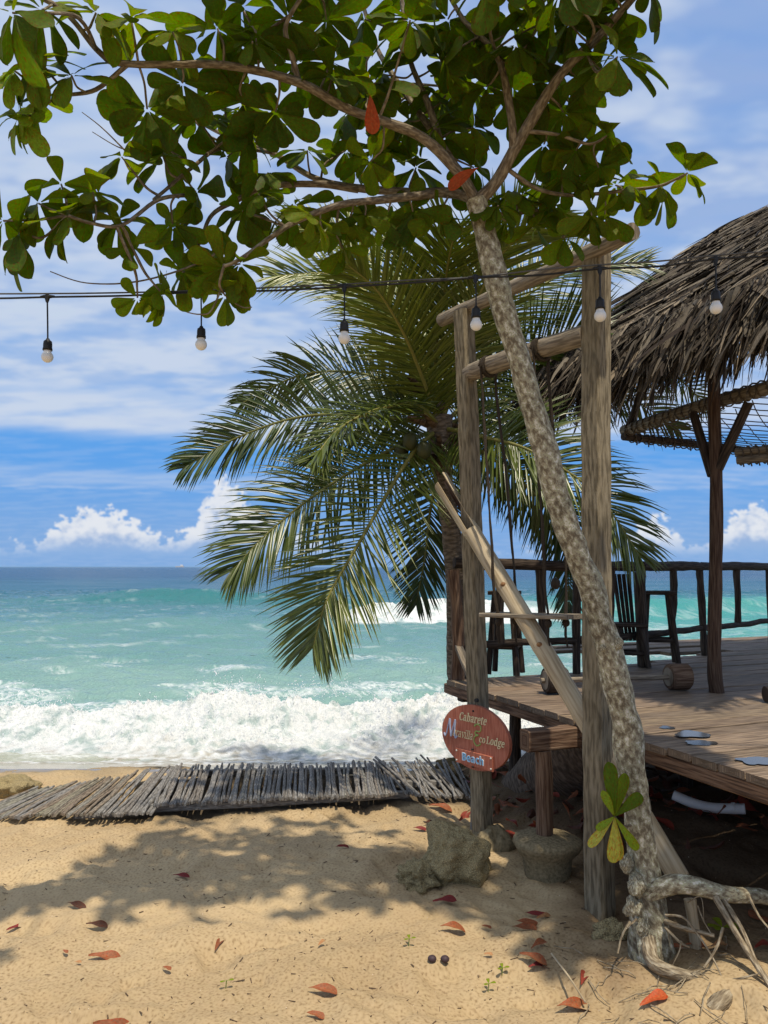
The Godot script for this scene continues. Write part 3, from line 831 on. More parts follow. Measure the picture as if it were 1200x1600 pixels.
func build_deck() -> void:
	var o := thing("wooden_deck", "raised dark plank deck on short posts, wet puddles on its sunlit edge", "deck", Vector3(1.4, 0, -4.4))
	var s := -1.75
	var i := 0
	while s < 4.6:
		var w := rng.randf_range(0.132, 0.15)
		var c := s + w / 2
		var t0 := rng.randf_range(-0.006, 0.006)
		if c < 0.0: t0 = 1.0 + (0.12 - c) * 3.0 + rng.randf_range(-0.08, 0.02)
		if c > 2.05 and c < 2.4: t0 -= 0.012
		var t1 := 5.9
		var cut := rng.randf_range(1.6, 4.0)
		for part in [[t0, cut - 0.002], [cut + 0.002, t1]]:
			if part[1] - part[0] < 0.1: continue
			var b := mb()
			var g := rng.randf_range(0.75, 1.2)
			b.col = Color(g * rng.randf_range(0.96, 1.06), g, g * rng.randf_range(0.93, 1.04))
			var y := rng.randf_range(-0.004, 0.003)
			b.beam([dk(c, part[0], -0.018 + y), dk(c, (part[0] + part[1]) / 2, -0.018 + y + rng.randf_range(-0.003, 0.003)), dk(c, part[1], -0.018 + y)], w - 0.009, 0.034, Vector3.UP, 0.004, 0.0012, i)
			put("plank", b, M.plank, o)
		s += w
		i += 1
	# the boards and beams below the edge
	var cuts := [0.0, 0.62, 2.02, 3.5, 4.7]
	for k in 4:
		var b := mb()
		var dy: float = [0.0, 0.004, 0.0, -0.004][k]
		var path := []
		for q in 6: path.append(dk(lerpf(cuts[k] + 0.004, cuts[k + 1] - 0.004, q / 5.0), 0.035 + 0.004 * (k % 2), -0.072 + dy))
		b.beam(path, 0.045, 0.07, Vector3.UP, 0.006, 0.002, k + 40)
		put("edge_board", b, M.fascia, o)
	for t in [1.4, 2.9, 4.4]:
		var b := mb()
		b.beam([dk(0.05 - maxf(0.0, t - 1.1) * 0.38, t, -0.2), dk(4.5, t, -0.2)], 0.07, 0.095, Vector3.UP)
		put("joist", b, M.darklog, o)
	for sq in [0.15, 1.62]:
		var b := mb()
		b.beam([dk(sq, -0.3 if sq > 1.0 else 0.07, -0.094), dk(sq, 4.8, -0.094)], 0.09, 0.11, Vector3.UP, 0.008)
		put("cross_beam", b, M.redpost if sq > 1.0 else M.darklog, o)
	var spots := [[1.64, -0.2], [0.2, 0.5], [0.5, 1.6], [1.55, 1.55], [1.15, 1.2], [2.9, 1.75], [2.2, 3.0], [0.4, 3.2], [2.9, 3.6]]
	for k in spots.size():
		var top := dk(spots[k][0], spots[k][1], -0.15)
		var b := mb()
		var gy := ground(top.x, top.z) - 0.15
		if k == 0: gy = 0.05
		b.tube(curve([Vector3(top.x + rng.randf_range(-0.01, 0.01), gy, top.z), Vector3(top.x + rng.randf_range(-0.008, 0.008), (gy + top.y) / 2, top.z), top], 4), taper(0.047, 0.043, 9), 10, 0.1, k)
		put("deck_post", b, M.redpost if k == 0 else M.darklog, o)
	var shapes := [[1085, 1149, 0.085, 0.05], [1097, 1163, 0.075, 0.045], [1037, 1137, 0.04, 0.025], [1178, 1191, 0.08, 0.045]]
	var at := [p3(1.506,0.78,-3.843), p3(1.48,0.78,-3.651), p3(1.435,0.78,-3.993), p3(1.568,0.78,-3.32)]
	var pud := plain("rain water film", lin(0.05, 0.05, 0.05), 0.12, 0.9)
	for k in 4:
		var b := mb()
		var f := FastNoiseLite.new()
		f.seed = k; f.frequency = 0.4
		var c: Vector3 = at[k] + Vector3.UP * 0.005
		var mid := b.add(c, Vector3.UP)
		var ring := []
		for q in 30:
			var a := TAU * q / 30
			var rr := 1.0 + 0.6 * f.get_noise_2d(cos(a) * 1.5, sin(a) * 1.5)
			ring.append(b.add(c + (Vector3(0.931, 0, -0.365) * cos(a) * shapes[k][2] + Vector3(0.365, 0, 0.931) * sin(a) * shapes[k][3] * 1.4) * rr, Vector3.UP))
		for q in 30: b.tri(mid, ring[q], ring[(q + 1) % 30])
		struct("puddle", b, pud)
	# railing of dark logs along the seaward edge
	var ra := thing("log_railing", "dark rustic log railing along the seaward edge of the deck", "railing", dk(0.1, 1.1))
	var rp := rail_path()
	for k in rp.size() - 1:
		var a: Vector3 = rp[k]
		var c: Vector3 = rp[k + 1]
		var b := mb()
		var wv := []
		for q in 7: wv.append(a.lerp(c, q / 6.0) + Vector3(0, (0.825 if k > 0 else lerpf(0.85, 0.825, q / 6.0)) + rng.randf_range(-0.005, 0.005), 0))
		b.tube(curve(wv, 2), [0.041, 0.04, 0.042], 10, 0.15, k + 9)
		put("top_rail", b, M.darklog, ra)
		b = mb()
		wv = []
		for q in 7: wv.append(a.lerp(c, q / 6.0) + Vector3(0, 0.25 + rng.randf_range(-0.008, 0.008), 0))
		b.tube(curve(wv, 2), [0.03, 0.032, 0.028], 9, 0.15, k + 19)
		put("bottom_rail", b, M.darklog, ra)
	var lens := [0.0, 0.36, 0.7, 1.0]
	for k in rp.size() - 1:
		for q in (3 if k == 0 else 2):
			var a: Vector3 = rp[k].lerp(rp[k + 1], lens[q] if k == 0 else 0.5 * q)
			var b := mb()
			var full := q == 0
			var y0 := -0.02 if full else 0.25
			var j := rng.randf_range(-0.03, 0.03)
			if k == 0 and q == 0: y0 = -0.03
			b.tube(curve([a + Vector3(j, y0, 0), a + Vector3(j * 0.3 + rng.randf_range(-0.015, 0.015), 0.5, 0), a + Vector3(-j * 0.5, 0.80, 0)], 4), [0.046 if k == 0 and q == 0 else rng.randf_range(0.027, 0.036)], 9, 0.2, k * 7 + q)
			put("rail_post", b, M.redpost if k == 0 and q == 0 else M.darklog, ra)
	var b := mb()
	b.beam([p3(0.53,1.062,-5.75), p3(0.617,0.815,-5.45)], 0.06, 0.035, Vector3(0.3, 0, 1), 0.005, 0.002)
	tag(put("loose_board", b, M.log), "short grey board leaning at the seaward corner of the deck", "board")

# ---------------------------------------------------------------- thatched shelter
func build_shelter() -> void:
	var o := thing("thatched_shelter", "palm thatched roof shelter on dark pole above the deck", "shelter", Vector3(2.18, DECK, -5.12))
	var c1 := Vector3(1.36, 3.10, -6.2)
	var c2 := Vector3(2.42, 3.10, -3.9)
	var acr := Vector3(0.917, 0, -0.40)
	var r1 := c1 + acr * 2.05 + Vector3(0, 1.62, 0)
	var r2 := c2 + acr * 2.05 + Vector3(0, 1.62, 0)
	var c4 := c1 + acr * 4.1
	var c3 := c2 + acr * 4.1
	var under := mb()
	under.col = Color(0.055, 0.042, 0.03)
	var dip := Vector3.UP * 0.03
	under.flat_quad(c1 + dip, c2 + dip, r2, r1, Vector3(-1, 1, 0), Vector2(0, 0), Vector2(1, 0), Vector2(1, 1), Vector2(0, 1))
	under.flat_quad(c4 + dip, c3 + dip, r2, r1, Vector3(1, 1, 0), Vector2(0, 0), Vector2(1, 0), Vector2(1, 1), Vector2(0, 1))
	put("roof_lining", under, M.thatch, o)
	var slopes := [[c1, c2, r1, r2, 12500], [c3, c4, r2, r1, 2200]]
	# layers of dry leaf strips, each laid down the slope and drooping at the eave
	var strips := MB.new()
	var r := RandomNumberGenerator.new()
	r.seed = 12
	var made := 0
	for k in 2:
		var a: Vector3 = slopes[k][0]
		var b: Vector3 = slopes[k][1]
		var ra: Vector3 = slopes[k][2]
		var rb: Vector3 = slopes[k][3]
		var down := (a - ra).normalized()
		var out := (b - a).cross(down).normalized()
		if out.y < 0: out = -out
		var many: int = slopes[k][4]
		for i in many:
			var v := r.randf_range(-0.02, 1.0)
			if r.randf() < 0.3: v = r.randf_range(0.92, 1.03)
			var u := r.randf()
			if r.randf() < 0.13: u = r.randf_range(-0.03, 0.03) if k == 0 else r.randf_range(0.97, 1.03)
			var at := ra.lerp(rb, u).lerp(a.lerp(b, u), v)
			var lift := pow(r.randf(), 1.5) * 0.17 * (0.5 + 0.5 * v)
			at += out * lift
			var ln := r.randf_range(0.2, 0.5) * (r.randf_range(0.9, 1.35) if v > 0.9 else 1.0)
			var lat := (b - a).normalized()
			var skew := r.randfn(0.0, 0.5)
			var d := (down + lat * skew + out * r.randf_range(0.02, 0.22)).normalized()
			if v > 0.9: d = (d + Vector3.DOWN * r.randf_range(0.1, 1.5) + lat * r.randfn(0.0, 0.25)).normalized()
			var w := 0.004 + 0.013 * pow(r.randf(), 1.6)
			if r.randf() < 0.15: w = r.randf_range(0.016, 0.03)
			var g := pow(r.randf(), 1.6)
			var col := Color(0.05, 0.038, 0.03).lerp(Color(0.32, 0.275, 0.215), g)
			if r.randf() < 0.1: col = Color(0.44, 0.36, 0.26)
			var tgt := strips
			var single: bool = made < 300 and k == 0 and v > 0.35 and u < 0.75 and r.randf() < 0.14
			if single:
				tgt = MB.new(); w *= 1.25
			tgt.col = col
			var p := at
			var prev := []
			var spin := r.randfn(0.0, 0.9)
			for s in 4:
				var q := s / 3.0
				var wn := d.cross(out).normalized().rotated(d, spin + q * r.randf_range(-0.4, 0.4))
				var nm := wn.cross(d).normalized()
				if nm.dot(out) < 0: nm = -nm
				var ww := w * (1.0 - 0.8 * q * q)
				var row := [tgt.add(p - wn * ww, (nm + wn * 0.5).normalized(), Vector2(0, q + v * 7.0)), tgt.add(p + nm * ww * 0.5, nm, Vector2(0.05, q + v * 7.0)), tgt.add(p + wn * ww, (nm - wn * 0.5).normalized(), Vector2(0.1, q + v * 7.0))]
				if s > 0:
					tgt.quad(prev[0], prev[1], row[1], row[0]); tgt.quad(prev[1], prev[2], row[2], row[1])
				prev = row
				p += d * ln / 3.0
				d = (d + Vector3.DOWN * r.randf_range(0.05, 0.3) * (1.0 if v > 0.85 else 0.25)).normalized()
			if single:
				made += 1
				put("thatch_strip", tgt, M.thatch, o)
	put("thatch", strips, M.thatch, o).set_meta("kind", "stuff")
	var posts := [[p3(2.192,0.78,-5.143), p3(2.242,3.152,-5.16)], [Vector3(4.6, DECK, -5.2), Vector3(4.6, 3.6, -5.2)]]
	for k in posts.size():
		var a: Vector3 = posts[k][0]
		var b: Vector3 = posts[k][1]
		var m := mb()
		m.col = Color(0.6, 0.6, 0.62)
		m.tube(curve([a + Vector3(0, -0.02, 0), a.lerp(b, 0.12) + Vector3(-0.012, 0, 0), a.lerp(b, 0.5) + Vector3(0.012, 0, 0), b], 6), taper(0.05, 0.04, 19, 0.6), 12, 0.09, k + 60)
		m.col = Color.WHITE
		put("roof_post", m, M.redpost if k == 0 else M.darklog, o)
	for q in [[p3(2.165,2.627,-5.3), p3(2.214,2.238,-5.17)], [p3(2.377,2.632,-5), p3(2.25,2.277,-5.13)], [p3(2.101,3.028,-6.2), p3(2.071,2.794,-6.42)]]:
		var m := mb()
		var a: Vector3 = q[0]
		var b: Vector3 = q[1]
		m.tube([a + (a - b) * 0.12, a.lerp(b, 0.5), b + (b - a) * 0.05], [0.03, 0.032, 0.034], 9, 0.1, 5)
		put("brace", m, M.darklog, o)
	var m2 := mb()
	m2.tube([c1.lerp(c2, 0.04) + Vector3(0.2, 0.12, -0.05), c2 + Vector3(0.15, 0.12, -0.05)], [0.04], 8, 0.1, 3)
	put("eave_beam", m2, M.darklog, o)

# ---------------------------------------------------------------- rope net stretched between lashed poles, overhead
func build_net() -> void:
	var a := p3(2.058,2.756,-6.45)
	var b := p3(2.49,2.755,-4.8)
	var c := p3(4.012,2.731,-7.6)
	b.y = a.y; c.y = a.y
	var o := thing("rope_net", "overhead rope net laced between lashed poles beside the thatch", "net", a)
	var d := b + (c - a)
	var poles := [[a + (a - b) * 0.03, b + (b - a) * 0.6, 0.046], [a + (a - c) * 0.02 + Vector3(0, -0.06, 0), c + (c - a) * 0.6 + Vector3(0, -0.06, 0), 0.035]]
	for k in 2:
		var m := mb()
		var p: Vector3 = poles[k][0]
		var q: Vector3 = poles[k][1]
		m.tube(curve([p, p.lerp(q, 0.35) + Vector3(0, 0.012, 0), p.lerp(q, 0.7) - Vector3(0, 0.01, 0), q], 5), [poles[k][2]], 10, 0.1, k + 3)
		put("pole", m, M.log if k == 0 else M.darklog, o)
		var dir := (q - p).normalized()
		var n := int(p.distance_to(q) / 0.085)
		for i in n:
			var at := p + dir * (0.1 + i * 0.085 + rng.randf_range(-0.015, 0.015))
			var x := dir.cross(Vector3.UP).normalized()
			var yv := x.cross(dir)
			var ring := []
			var rr: float = poles[k][2] + 0.006
			var slant := rng.randf_range(-0.3, 0.6)
			for s in 11:
				var an := TAU * s / 10.0 * 0.98
				ring.append(at + (x * cos(an) + yv * sin(an)) * rr + dir * slant * rr * sin(an * 0.5))
			ring.append(ring[-1] + Vector3(0, -0.02, 0) + x * rng.randf_range(-0.02, 0.02))
			if i % 2 == 0: ring.append(ring[-1] + Vector3(rng.randf_range(-0.02, 0.02), -0.045, rng.randf_range(-0.02, 0.02)))
			m = mb()
			m.tube(ring, [0.0065], 5)
			put("lashing", m, M.netrope, o)
	# the net: two families of thin ropes that cross in diamonds, sagging a little in the middle
	var net := mb()
	var big := 1.55
	var nets := 30
	for fam in 2:
		for i in range(-nets, nets):
			var line := []
			for s in 26:
				var u := s / 25.0 * big
				var v := (u * (1.0 if fam == 0 else -1.0) * 1.25 + i * 0.085 * big)
				if v < 0.0 or v > big: continue
				var sag := -0.10 * sin(PI * u / big) * sin(PI * v / big)
				line.append(a + (b - a) * u + (c - a) * v + Vector3(rng.randf_range(-0.008, 0.008), sag - 0.02 + rng.randf_range(-0.006, 0.006), rng.randf_range(-0.008, 0.008)))
			if line.size() > 2: net.tube(line, [0.0042], 4)
	put("netting", net, M.netrope, o).set_meta("kind", "stuff")
	# a second lashed pole of another net further along
	var e := p3(3.179,2.597,-6.9)
	var f := p3(3.541,2.627,-6.6)
	f.y = e.y + 0.0
	var o2 := thing("lashed_pole", "pair of thick lashed poles ending below the rope net at the picture's edge", "pole", e)
	for k in 2:
		var m := mb()
		m.tube([e + Vector3(0, 0.035 - 0.07 * k, 0.02 * k), f + Vector3(0, 0.035 - 0.07 * k, 0.02 * k) + (f - e) * 2.0], [0.04], 10, 0.1, k)
		put("pole", m, M.log, o2)
	for i in 12:
		var at := e.lerp(f, 0.06 + i * 0.14) + Vector3(0, 0, 0.01)
		var ring := []
		for s in 11:
			var an := TAU * s / 10.0
			ring.append(at + Vector3(0.01 * sin(an * 0.5), 0.085 * cos(an), 0.055 * sin(an)))
		ring.append(ring[-1] + Vector3(0.01, -0.19, 0.05))
		var m := mb()
		m.tube(ring, [0.007], 5)
		put("lashing", m, M.netrope, o2)

# ---------------------------------------------------------------- swing frame
func turned(at: Vector3, w: float) -> Vector3:
	return Vector3(0.634, 0, 0.773)

func build_swing() -> void:
	var s := Vector3(0.634, 0, 0.773)
	var o := thing("swing_frame", "swing frame of two square weathered posts with two cross logs", "swing frame", Vector3(0.8, 0, -4.2))
	var lp := [p3(0.586,-0.01,-4.62), p3(0.559,0.718,-4.62), p3(0.53,1.738,-4.62), p3(0.509,2.554,-4.62), p3(0.487,3.165,-4.62)]
	var rp := [p3(1.002,-0.007,-3.7), p3(1.009,0.805,-3.7), p3(1.021,1.71,-3.7), p3(1.033,2.49,-3.7), p3(1.049,3.164,-3.7)]
	var m := spotted(0.6, 2.0)
	lp[0].y = -0.25
	m.beam(curve(lp, 10), 0.099, 0.099, s, 0.01, 0.0022, 4)
	put("post", m, M.post, o)
	m = spotted(0.6, 2.0)
	rp[0].y = -0.02
	m.beam(curve(rp, 10), 0.108, 0.108, s, 0.01, 0.0022, 8)
	put("post", m, M.post, o)
	m = mb()
	m.tube(curve([p3(0.373,3.194,-4.88), p3(0.695,3.173,-4.3), p3(0.922,3.147,-3.86), p3(1.141,3.132,-3.42)], 5), [0.042, 0.043, 0.041], 12, 0.07, 3)
	put("top_log", m, M.log, o)
	var a := p3(0.517,2.774,-4.6)
	var b := p3(1.002,2.744,-3.72)
	m = mb()
	m.tube(curve([a, a.lerp(b, 0.4) + Vector3(0, 0.006, 0), b], 6), [0.052, 0.05, 0.053], 12, 0.07, 4)
	put("swing_log", m, M.log, o)
	var bolt := mb()
	var r0 := p3(0.542,0.83,-4.53)
	bolt.tube([r0, r0 + Vector3(-0.012, 0, 0.01)], [0.012], 8)
	put("bolt", bolt, M.black, o)
	var thin := mb()
	thin.tube(curve([p3(0.553,-0.021,-4.85), p3(0.557,0.363,-4.85), p3(0.55,0.988,-4.85)], 4), [0.022], 8, 0.1, 2)
	tag(put("thin_stake", thin, M.stick), "thin grey stake standing close behind the signposted swing post", "stake")
	# the swing itself: a board on knotted ropes
	var w := thing("rope_swing", "plank swing seat hanging on knotted dark ropes between the square posts", "swing", a.lerp(b, 0.45))
	var side := (b - a).normalized()
	var cross := side.cross(Vector3.UP).normalized()
	var s0 := p3(0.598,1.305,-4.42)
	var s1 := p3(0.986,1.361,-3.98)
	s0.y = 1.33; s1.y = 1.345
	var sd := (s1 - s0).normalized()
	m = mb()
	m.beam([s0, s0.lerp(s1, 0.5), s1], 0.17, 0.024, Vector3.UP, 0.005, 0.001, 6)
	put("seat", m, M.log, w)
	var k := 0
	for t in [0.2, 0.66]:
		var top := a.lerp(b, t)
		for q in [-1.0, 1.0]:
			var foot: Vector3 = s0 + sd * s0.distance_to(s1) * (0.22 if t < 0.5 else 0.80) + cross * 0.06 * q
			var knot: Vector3 = top.lerp(foot, 0.90) + cross * 0.02 * q
			var line := [top + cross * 0.058 * q + Vector3(0, 0.01, 0), top + cross * 0.05 * q - Vector3(0, 0.15, 0) + side * rng.randf_range(-0.01, 0.01), top.lerp(foot, 0.4) + cross * 0.035 * q + side * rng.randf_range(-0.012, 0.012), top.lerp(foot, 0.7) + side * rng.randf_range(-0.012, 0.012) + cross * 0.03 * q, knot, foot, foot - Vector3(0, 0.05, 0)]
			m = mb()
			m.tube(curve(line, 8), [0.0085], 6, 0.5, k)
			put("rope", m, M.darkrope, w)
			m = mb()
			m.lump(foot - Vector3(0, 0.035, 0), Vector3(0.02, 0.024, 0.02), 0.3, 20.0, k, 6)
			put("knot", m, M.darkrope, w)
			m = mb()
			m.tube([foot - Vector3(0, 0.05, 0), foot - Vector3(0.004, 0.1, 0), foot - Vector3(-0.006, rng.randf_range(0.13, 0.17), 0)], [0.008, 0.01, 0.005], 5, 0.4, k)
			put("rope_end", m, M.darkrope, w)
			k += 1
		var ring := []
		for q in 22:
			var an := TAU * q / 10.0
			ring.append(top + (cross * cos(an) + Vector3.UP * sin(an)) * 0.06 + side * (0.018 * q / 10.0 - 0.018))
		m = mb()
		m.tube(ring, [0.0085], 6)
		put("rope_loop", m, M.darkrope, w)
		m = mb()
		m.lump(top.lerp(s0.lerp(s1, 0.22 if t < 0.5 else 0.8), 0.88), Vector3(0.026, 0.03, 0.026), 0.3, 20.0, k, 6)
		put("knot", m, M.darkrope, w)

# ---------------------------------------------------------------- coconut palm
func build_palm() -> void:
	var base := p3(0.573,0.676,-5.977)
	var o := thing("coconut_palm", "coconut palm with ringed trunk and long drooping fronds behind the deck corner", "palm tree", base)
	var tr := curve([base, p3(0.56,0.846,-5.977), p3(0.555,1.385,-5.934), p3(0.519,1.825,-5.891), p3(0.459,2.214,-5.848), p3(0.43,2.556,-5.831), p3(0.422,2.754,-5.831)], 14)
	var rad := []
	for i in tr.size():
		var y: float = tr[i].y
		rad.append((0.085 - 0.007 * clampf(y, 0, 3)) * (1.0 + 0.05 * absf(sin(y * 34.0))) + (0.03 if y > 2.4 else 0.0) * clampf((y - 2.3) * 4.0, 0, 1))
	var m := mb()
	m.tube(tr, rad, 14, 0.07, 5)
	put("trunk", m, M.palmtrunk, o)
	# fibrous sheath and old stalk bases round the heart
	m = mb()
	var r := RandomNumberGenerator.new()
	r.seed = 3
	for i in 26:
		var a := r.randf() * TAU
		var y := r.randf_range(-0.35, 0.3)
		var c := p3(0.431,2.606,-5.831) + Vector3(0, y, 0)
		var d := Vector3(cos(a), 0.4, sin(a))
		m.col = Color(0.5, 0.45, 0.4).lerp(Color(1.1, 0.9, 0.7), r.randf())
		m.tube([c, c + d * 0.12, c + d * r.randf_range(0.2, 0.3) + Vector3(0, r.randf_range(-0.12, 0.05), 0)], [0.03, 0.035, 0.018], 6, 0.2, i)
	put("stalk_base", m, M.palmtrunk, o).set_meta("kind", "stuff")
	for q in [[640, 690, 6.5], [662, 705, 6.45], [650, 712, 6.6], [628, 702, 6.62], [712, 712, 6.5]]:
		var c := p3(0.188,2.517,-5.59) + Vector3((q[0] - 640) * 0.0047, (690 - q[1]) * 0.0047, (6.5 - q[2]) * 0.86)
		m = mb()
		m.lump(c, Vector3(0.055, 0.07, 0.055), 0.05, 6.0, int(q[0]), 10)
		put("coconut", m, plain("green brown coconut", lin(0.06, 0.065, 0.02), 0.5), o)
	var h := p3(0.431,2.665,-5.831)
	# fronds that hang to the seaward and beach sides
	frond(o, [h, p3(0.186,2.392,-5.547), p3(-0.174,1.757,-5.246), p3(-0.372,1.393,-5.117), p3(-0.464,1.075,-5.074)], 0.55, 0.85, 0.558, 1, 0.35, 78)
	frond(o, [h, p3(0,2.444,-5.676), p3(-0.463,2.145,-5.547), p3(-0.818,1.845,-5.461), p3(-1.069,1.569,-5.418)], 0.22, 0.75, 0.558, 2, 0.85, 72)
	frond(o, [h, p3(0,2.731,-5.762), p3(-0.581,2.741,-5.762), p3(-1.088,2.584,-5.762), p3(-1.519,2.341,-5.762)], 0.1, 0.8, 0.468, 3, 0.85, 74)
	frond(o, [h, p3(0.125,2.977,-5.934), p3(-0.203,3.136,-6.02), p3(-0.67,3.142,-6.106), p3(-1.149,2.922,-6.149)], 0.12, 0.7, 0.450, 4, 0.9, 66)
	frond(o, [h, p3(0.228,2.755,-5.418), p3(-0.043,2.648,-5.074), p3(-0.283,2.471,-4.816), p3(-0.436,2.244,-4.644)], 0.38, 0.2, 0.450, 5, 0.4, 66)
	frond(o, [h, p3(0.276,3.231,-5.934), p3(0,3.671,-6.02), p3(-0.416,3.967,-6.106), p3(-0.895,3.956,-6.106)], 0.75, 0.75, 0.558, 6, 0.5, 72)  # upper fronds take a higher tone: their sheen is painted into the colour
	frond(o, [h, p3(0.384,3.16,-5.676), p3(0.424,3.511,-5.418), p3(0.437,3.673,-5.117), p3(0.453,3.724,-4.73)], 0.55, 0.55, 0.702, 7, 0.3, 84)
	frond(o, [h, p3(0.643,3.208,-5.848), p3(1.008,3.641,-5.934), p3(1.54,3.986,-6.02), p3(2.11,4.063,-6.106)], 0.3, 0.7, 0.540, 8, 0.45, 72)
	frond(o, [h, p3(0.207,3.595,-6.106), p3(-0.054,4.088,-6.278), p3(-0.381,4.401,-6.364), p3(-0.817,4.513,-6.364)], 0.8, 0.7, 0.495, 9, 0.4, 70)
	frond(o, [h, p3(0.822,2.861,-6.106), p3(1.396,3.131,-6.364), p3(2.009,3.137,-6.622), p3(2.625,2.829,-6.794)], 0.3, 0.75, 0.558, 10, 0.7, 70)
	frond(o, [h, p3(0.727,2.516,-5.418), p3(1.011,2.394,-5.246), p3(1.422,2.098,-5.16), p3(1.699,1.668,-5.117)], 0.3, 0.75, 0.540, 11, 0.9, 70)
	frond(o, [h, p3(0.656,2.587,-6.02), p3(1.036,2.354,-6.192), p3(1.36,2.049,-6.278), p3(1.587,1.579,-6.278)], 0.1, 0.8, 0.468, 12, 0.7, 64)
	frond(o, [h, p3(0.428,2.384,-6.02), p3(0.369,2.04,-6.149), p3(0.329,1.682,-6.192), p3(0.256,1.299,-6.192)], 0.05, 0.9, 0.450, 13, 0.5, 66)
	frond(o, [h, p3(0.543,3.137,-5.59), p3(0.657,3.481,-5.332), p3(0.823,3.744,-5.074), p3(1.073,3.869,-4.816)], 0.55, 0.6, 0.594, 14, 0.35, 72)
	frond(o, [h, p3(0.283,2.993,-5.59), p3(0.136,3.25,-5.332), p3(-0.043,3.456,-5.074), p3(-0.23,3.564,-4.902)], 0.6, 0.35, 0.540, 15, 0.4, 70)
	frond(o, [h, p3(0.523,3.143,-6.192), p3(0.675,3.878,-6.622), p3(0.951,4.483,-6.966), p3(1.25,4.818,-7.31)], 0.45, 0.6, 0.630, 16, 0.4, 60)
	frond(o, [h, p3(0.801,3.028,-5.934), p3(1.238,3.308,-5.848), p3(1.611,3.383,-5.762), p3(1.871,3.16,-5.676)], 0.2, 0.55, 0.495, 17, 0.5, 64)
	frond(o, [h, p3(0.871,2.601,-6.106), p3(1.223,2.268,-6.364), p3(1.501,1.792,-6.45), p3(1.544,1.207,-6.45)], 0.08, 0.8, 0.450, 18, 0.6, 60)
	frond(o, [h, p3(0.208,2.878,-6.192), p3(-0.167,2.967,-6.622), p3(-0.467,2.742,-6.966), p3(-0.596,2.349,-7.138)], 0.1, 0.5, 0.450, 19, 0.4, 56)
	frond(o, [h, p3(1.058,3.003,-6.278), p3(1.87,3.386,-6.708), p3(2.652,3.44,-7.138), p3(3.211,3.145,-7.482)], 0.4, 0.7, 0.540, 20, 0.4, 64)

# ---------------------------------------------------------------- sea almond tree over the beach
var twigs_from := []
var buds := []

func bough(tree: Node3D, pts: Array, r0: float, r1: float, called := "branch", every := true) -> void:
	var c := curve(pts, 7)
	var m := mb()
	m.tube(c, taper(r0, r1, c.size(), 0.8), 9, 0.13, buds.size() + c.size())
	put(called, m, M.root if called == "root" and r0 < 0.04 else (M.twig if r0 < 0.039 else M.bark), tree)
	if every:
		for i in range(3, c.size()):
			twigs_from.append(c[i])

func bud(at: Vector3, size := 1.0, tone := 0, leaves := 8) -> void:
	buds.append([at, size, tone, leaves])

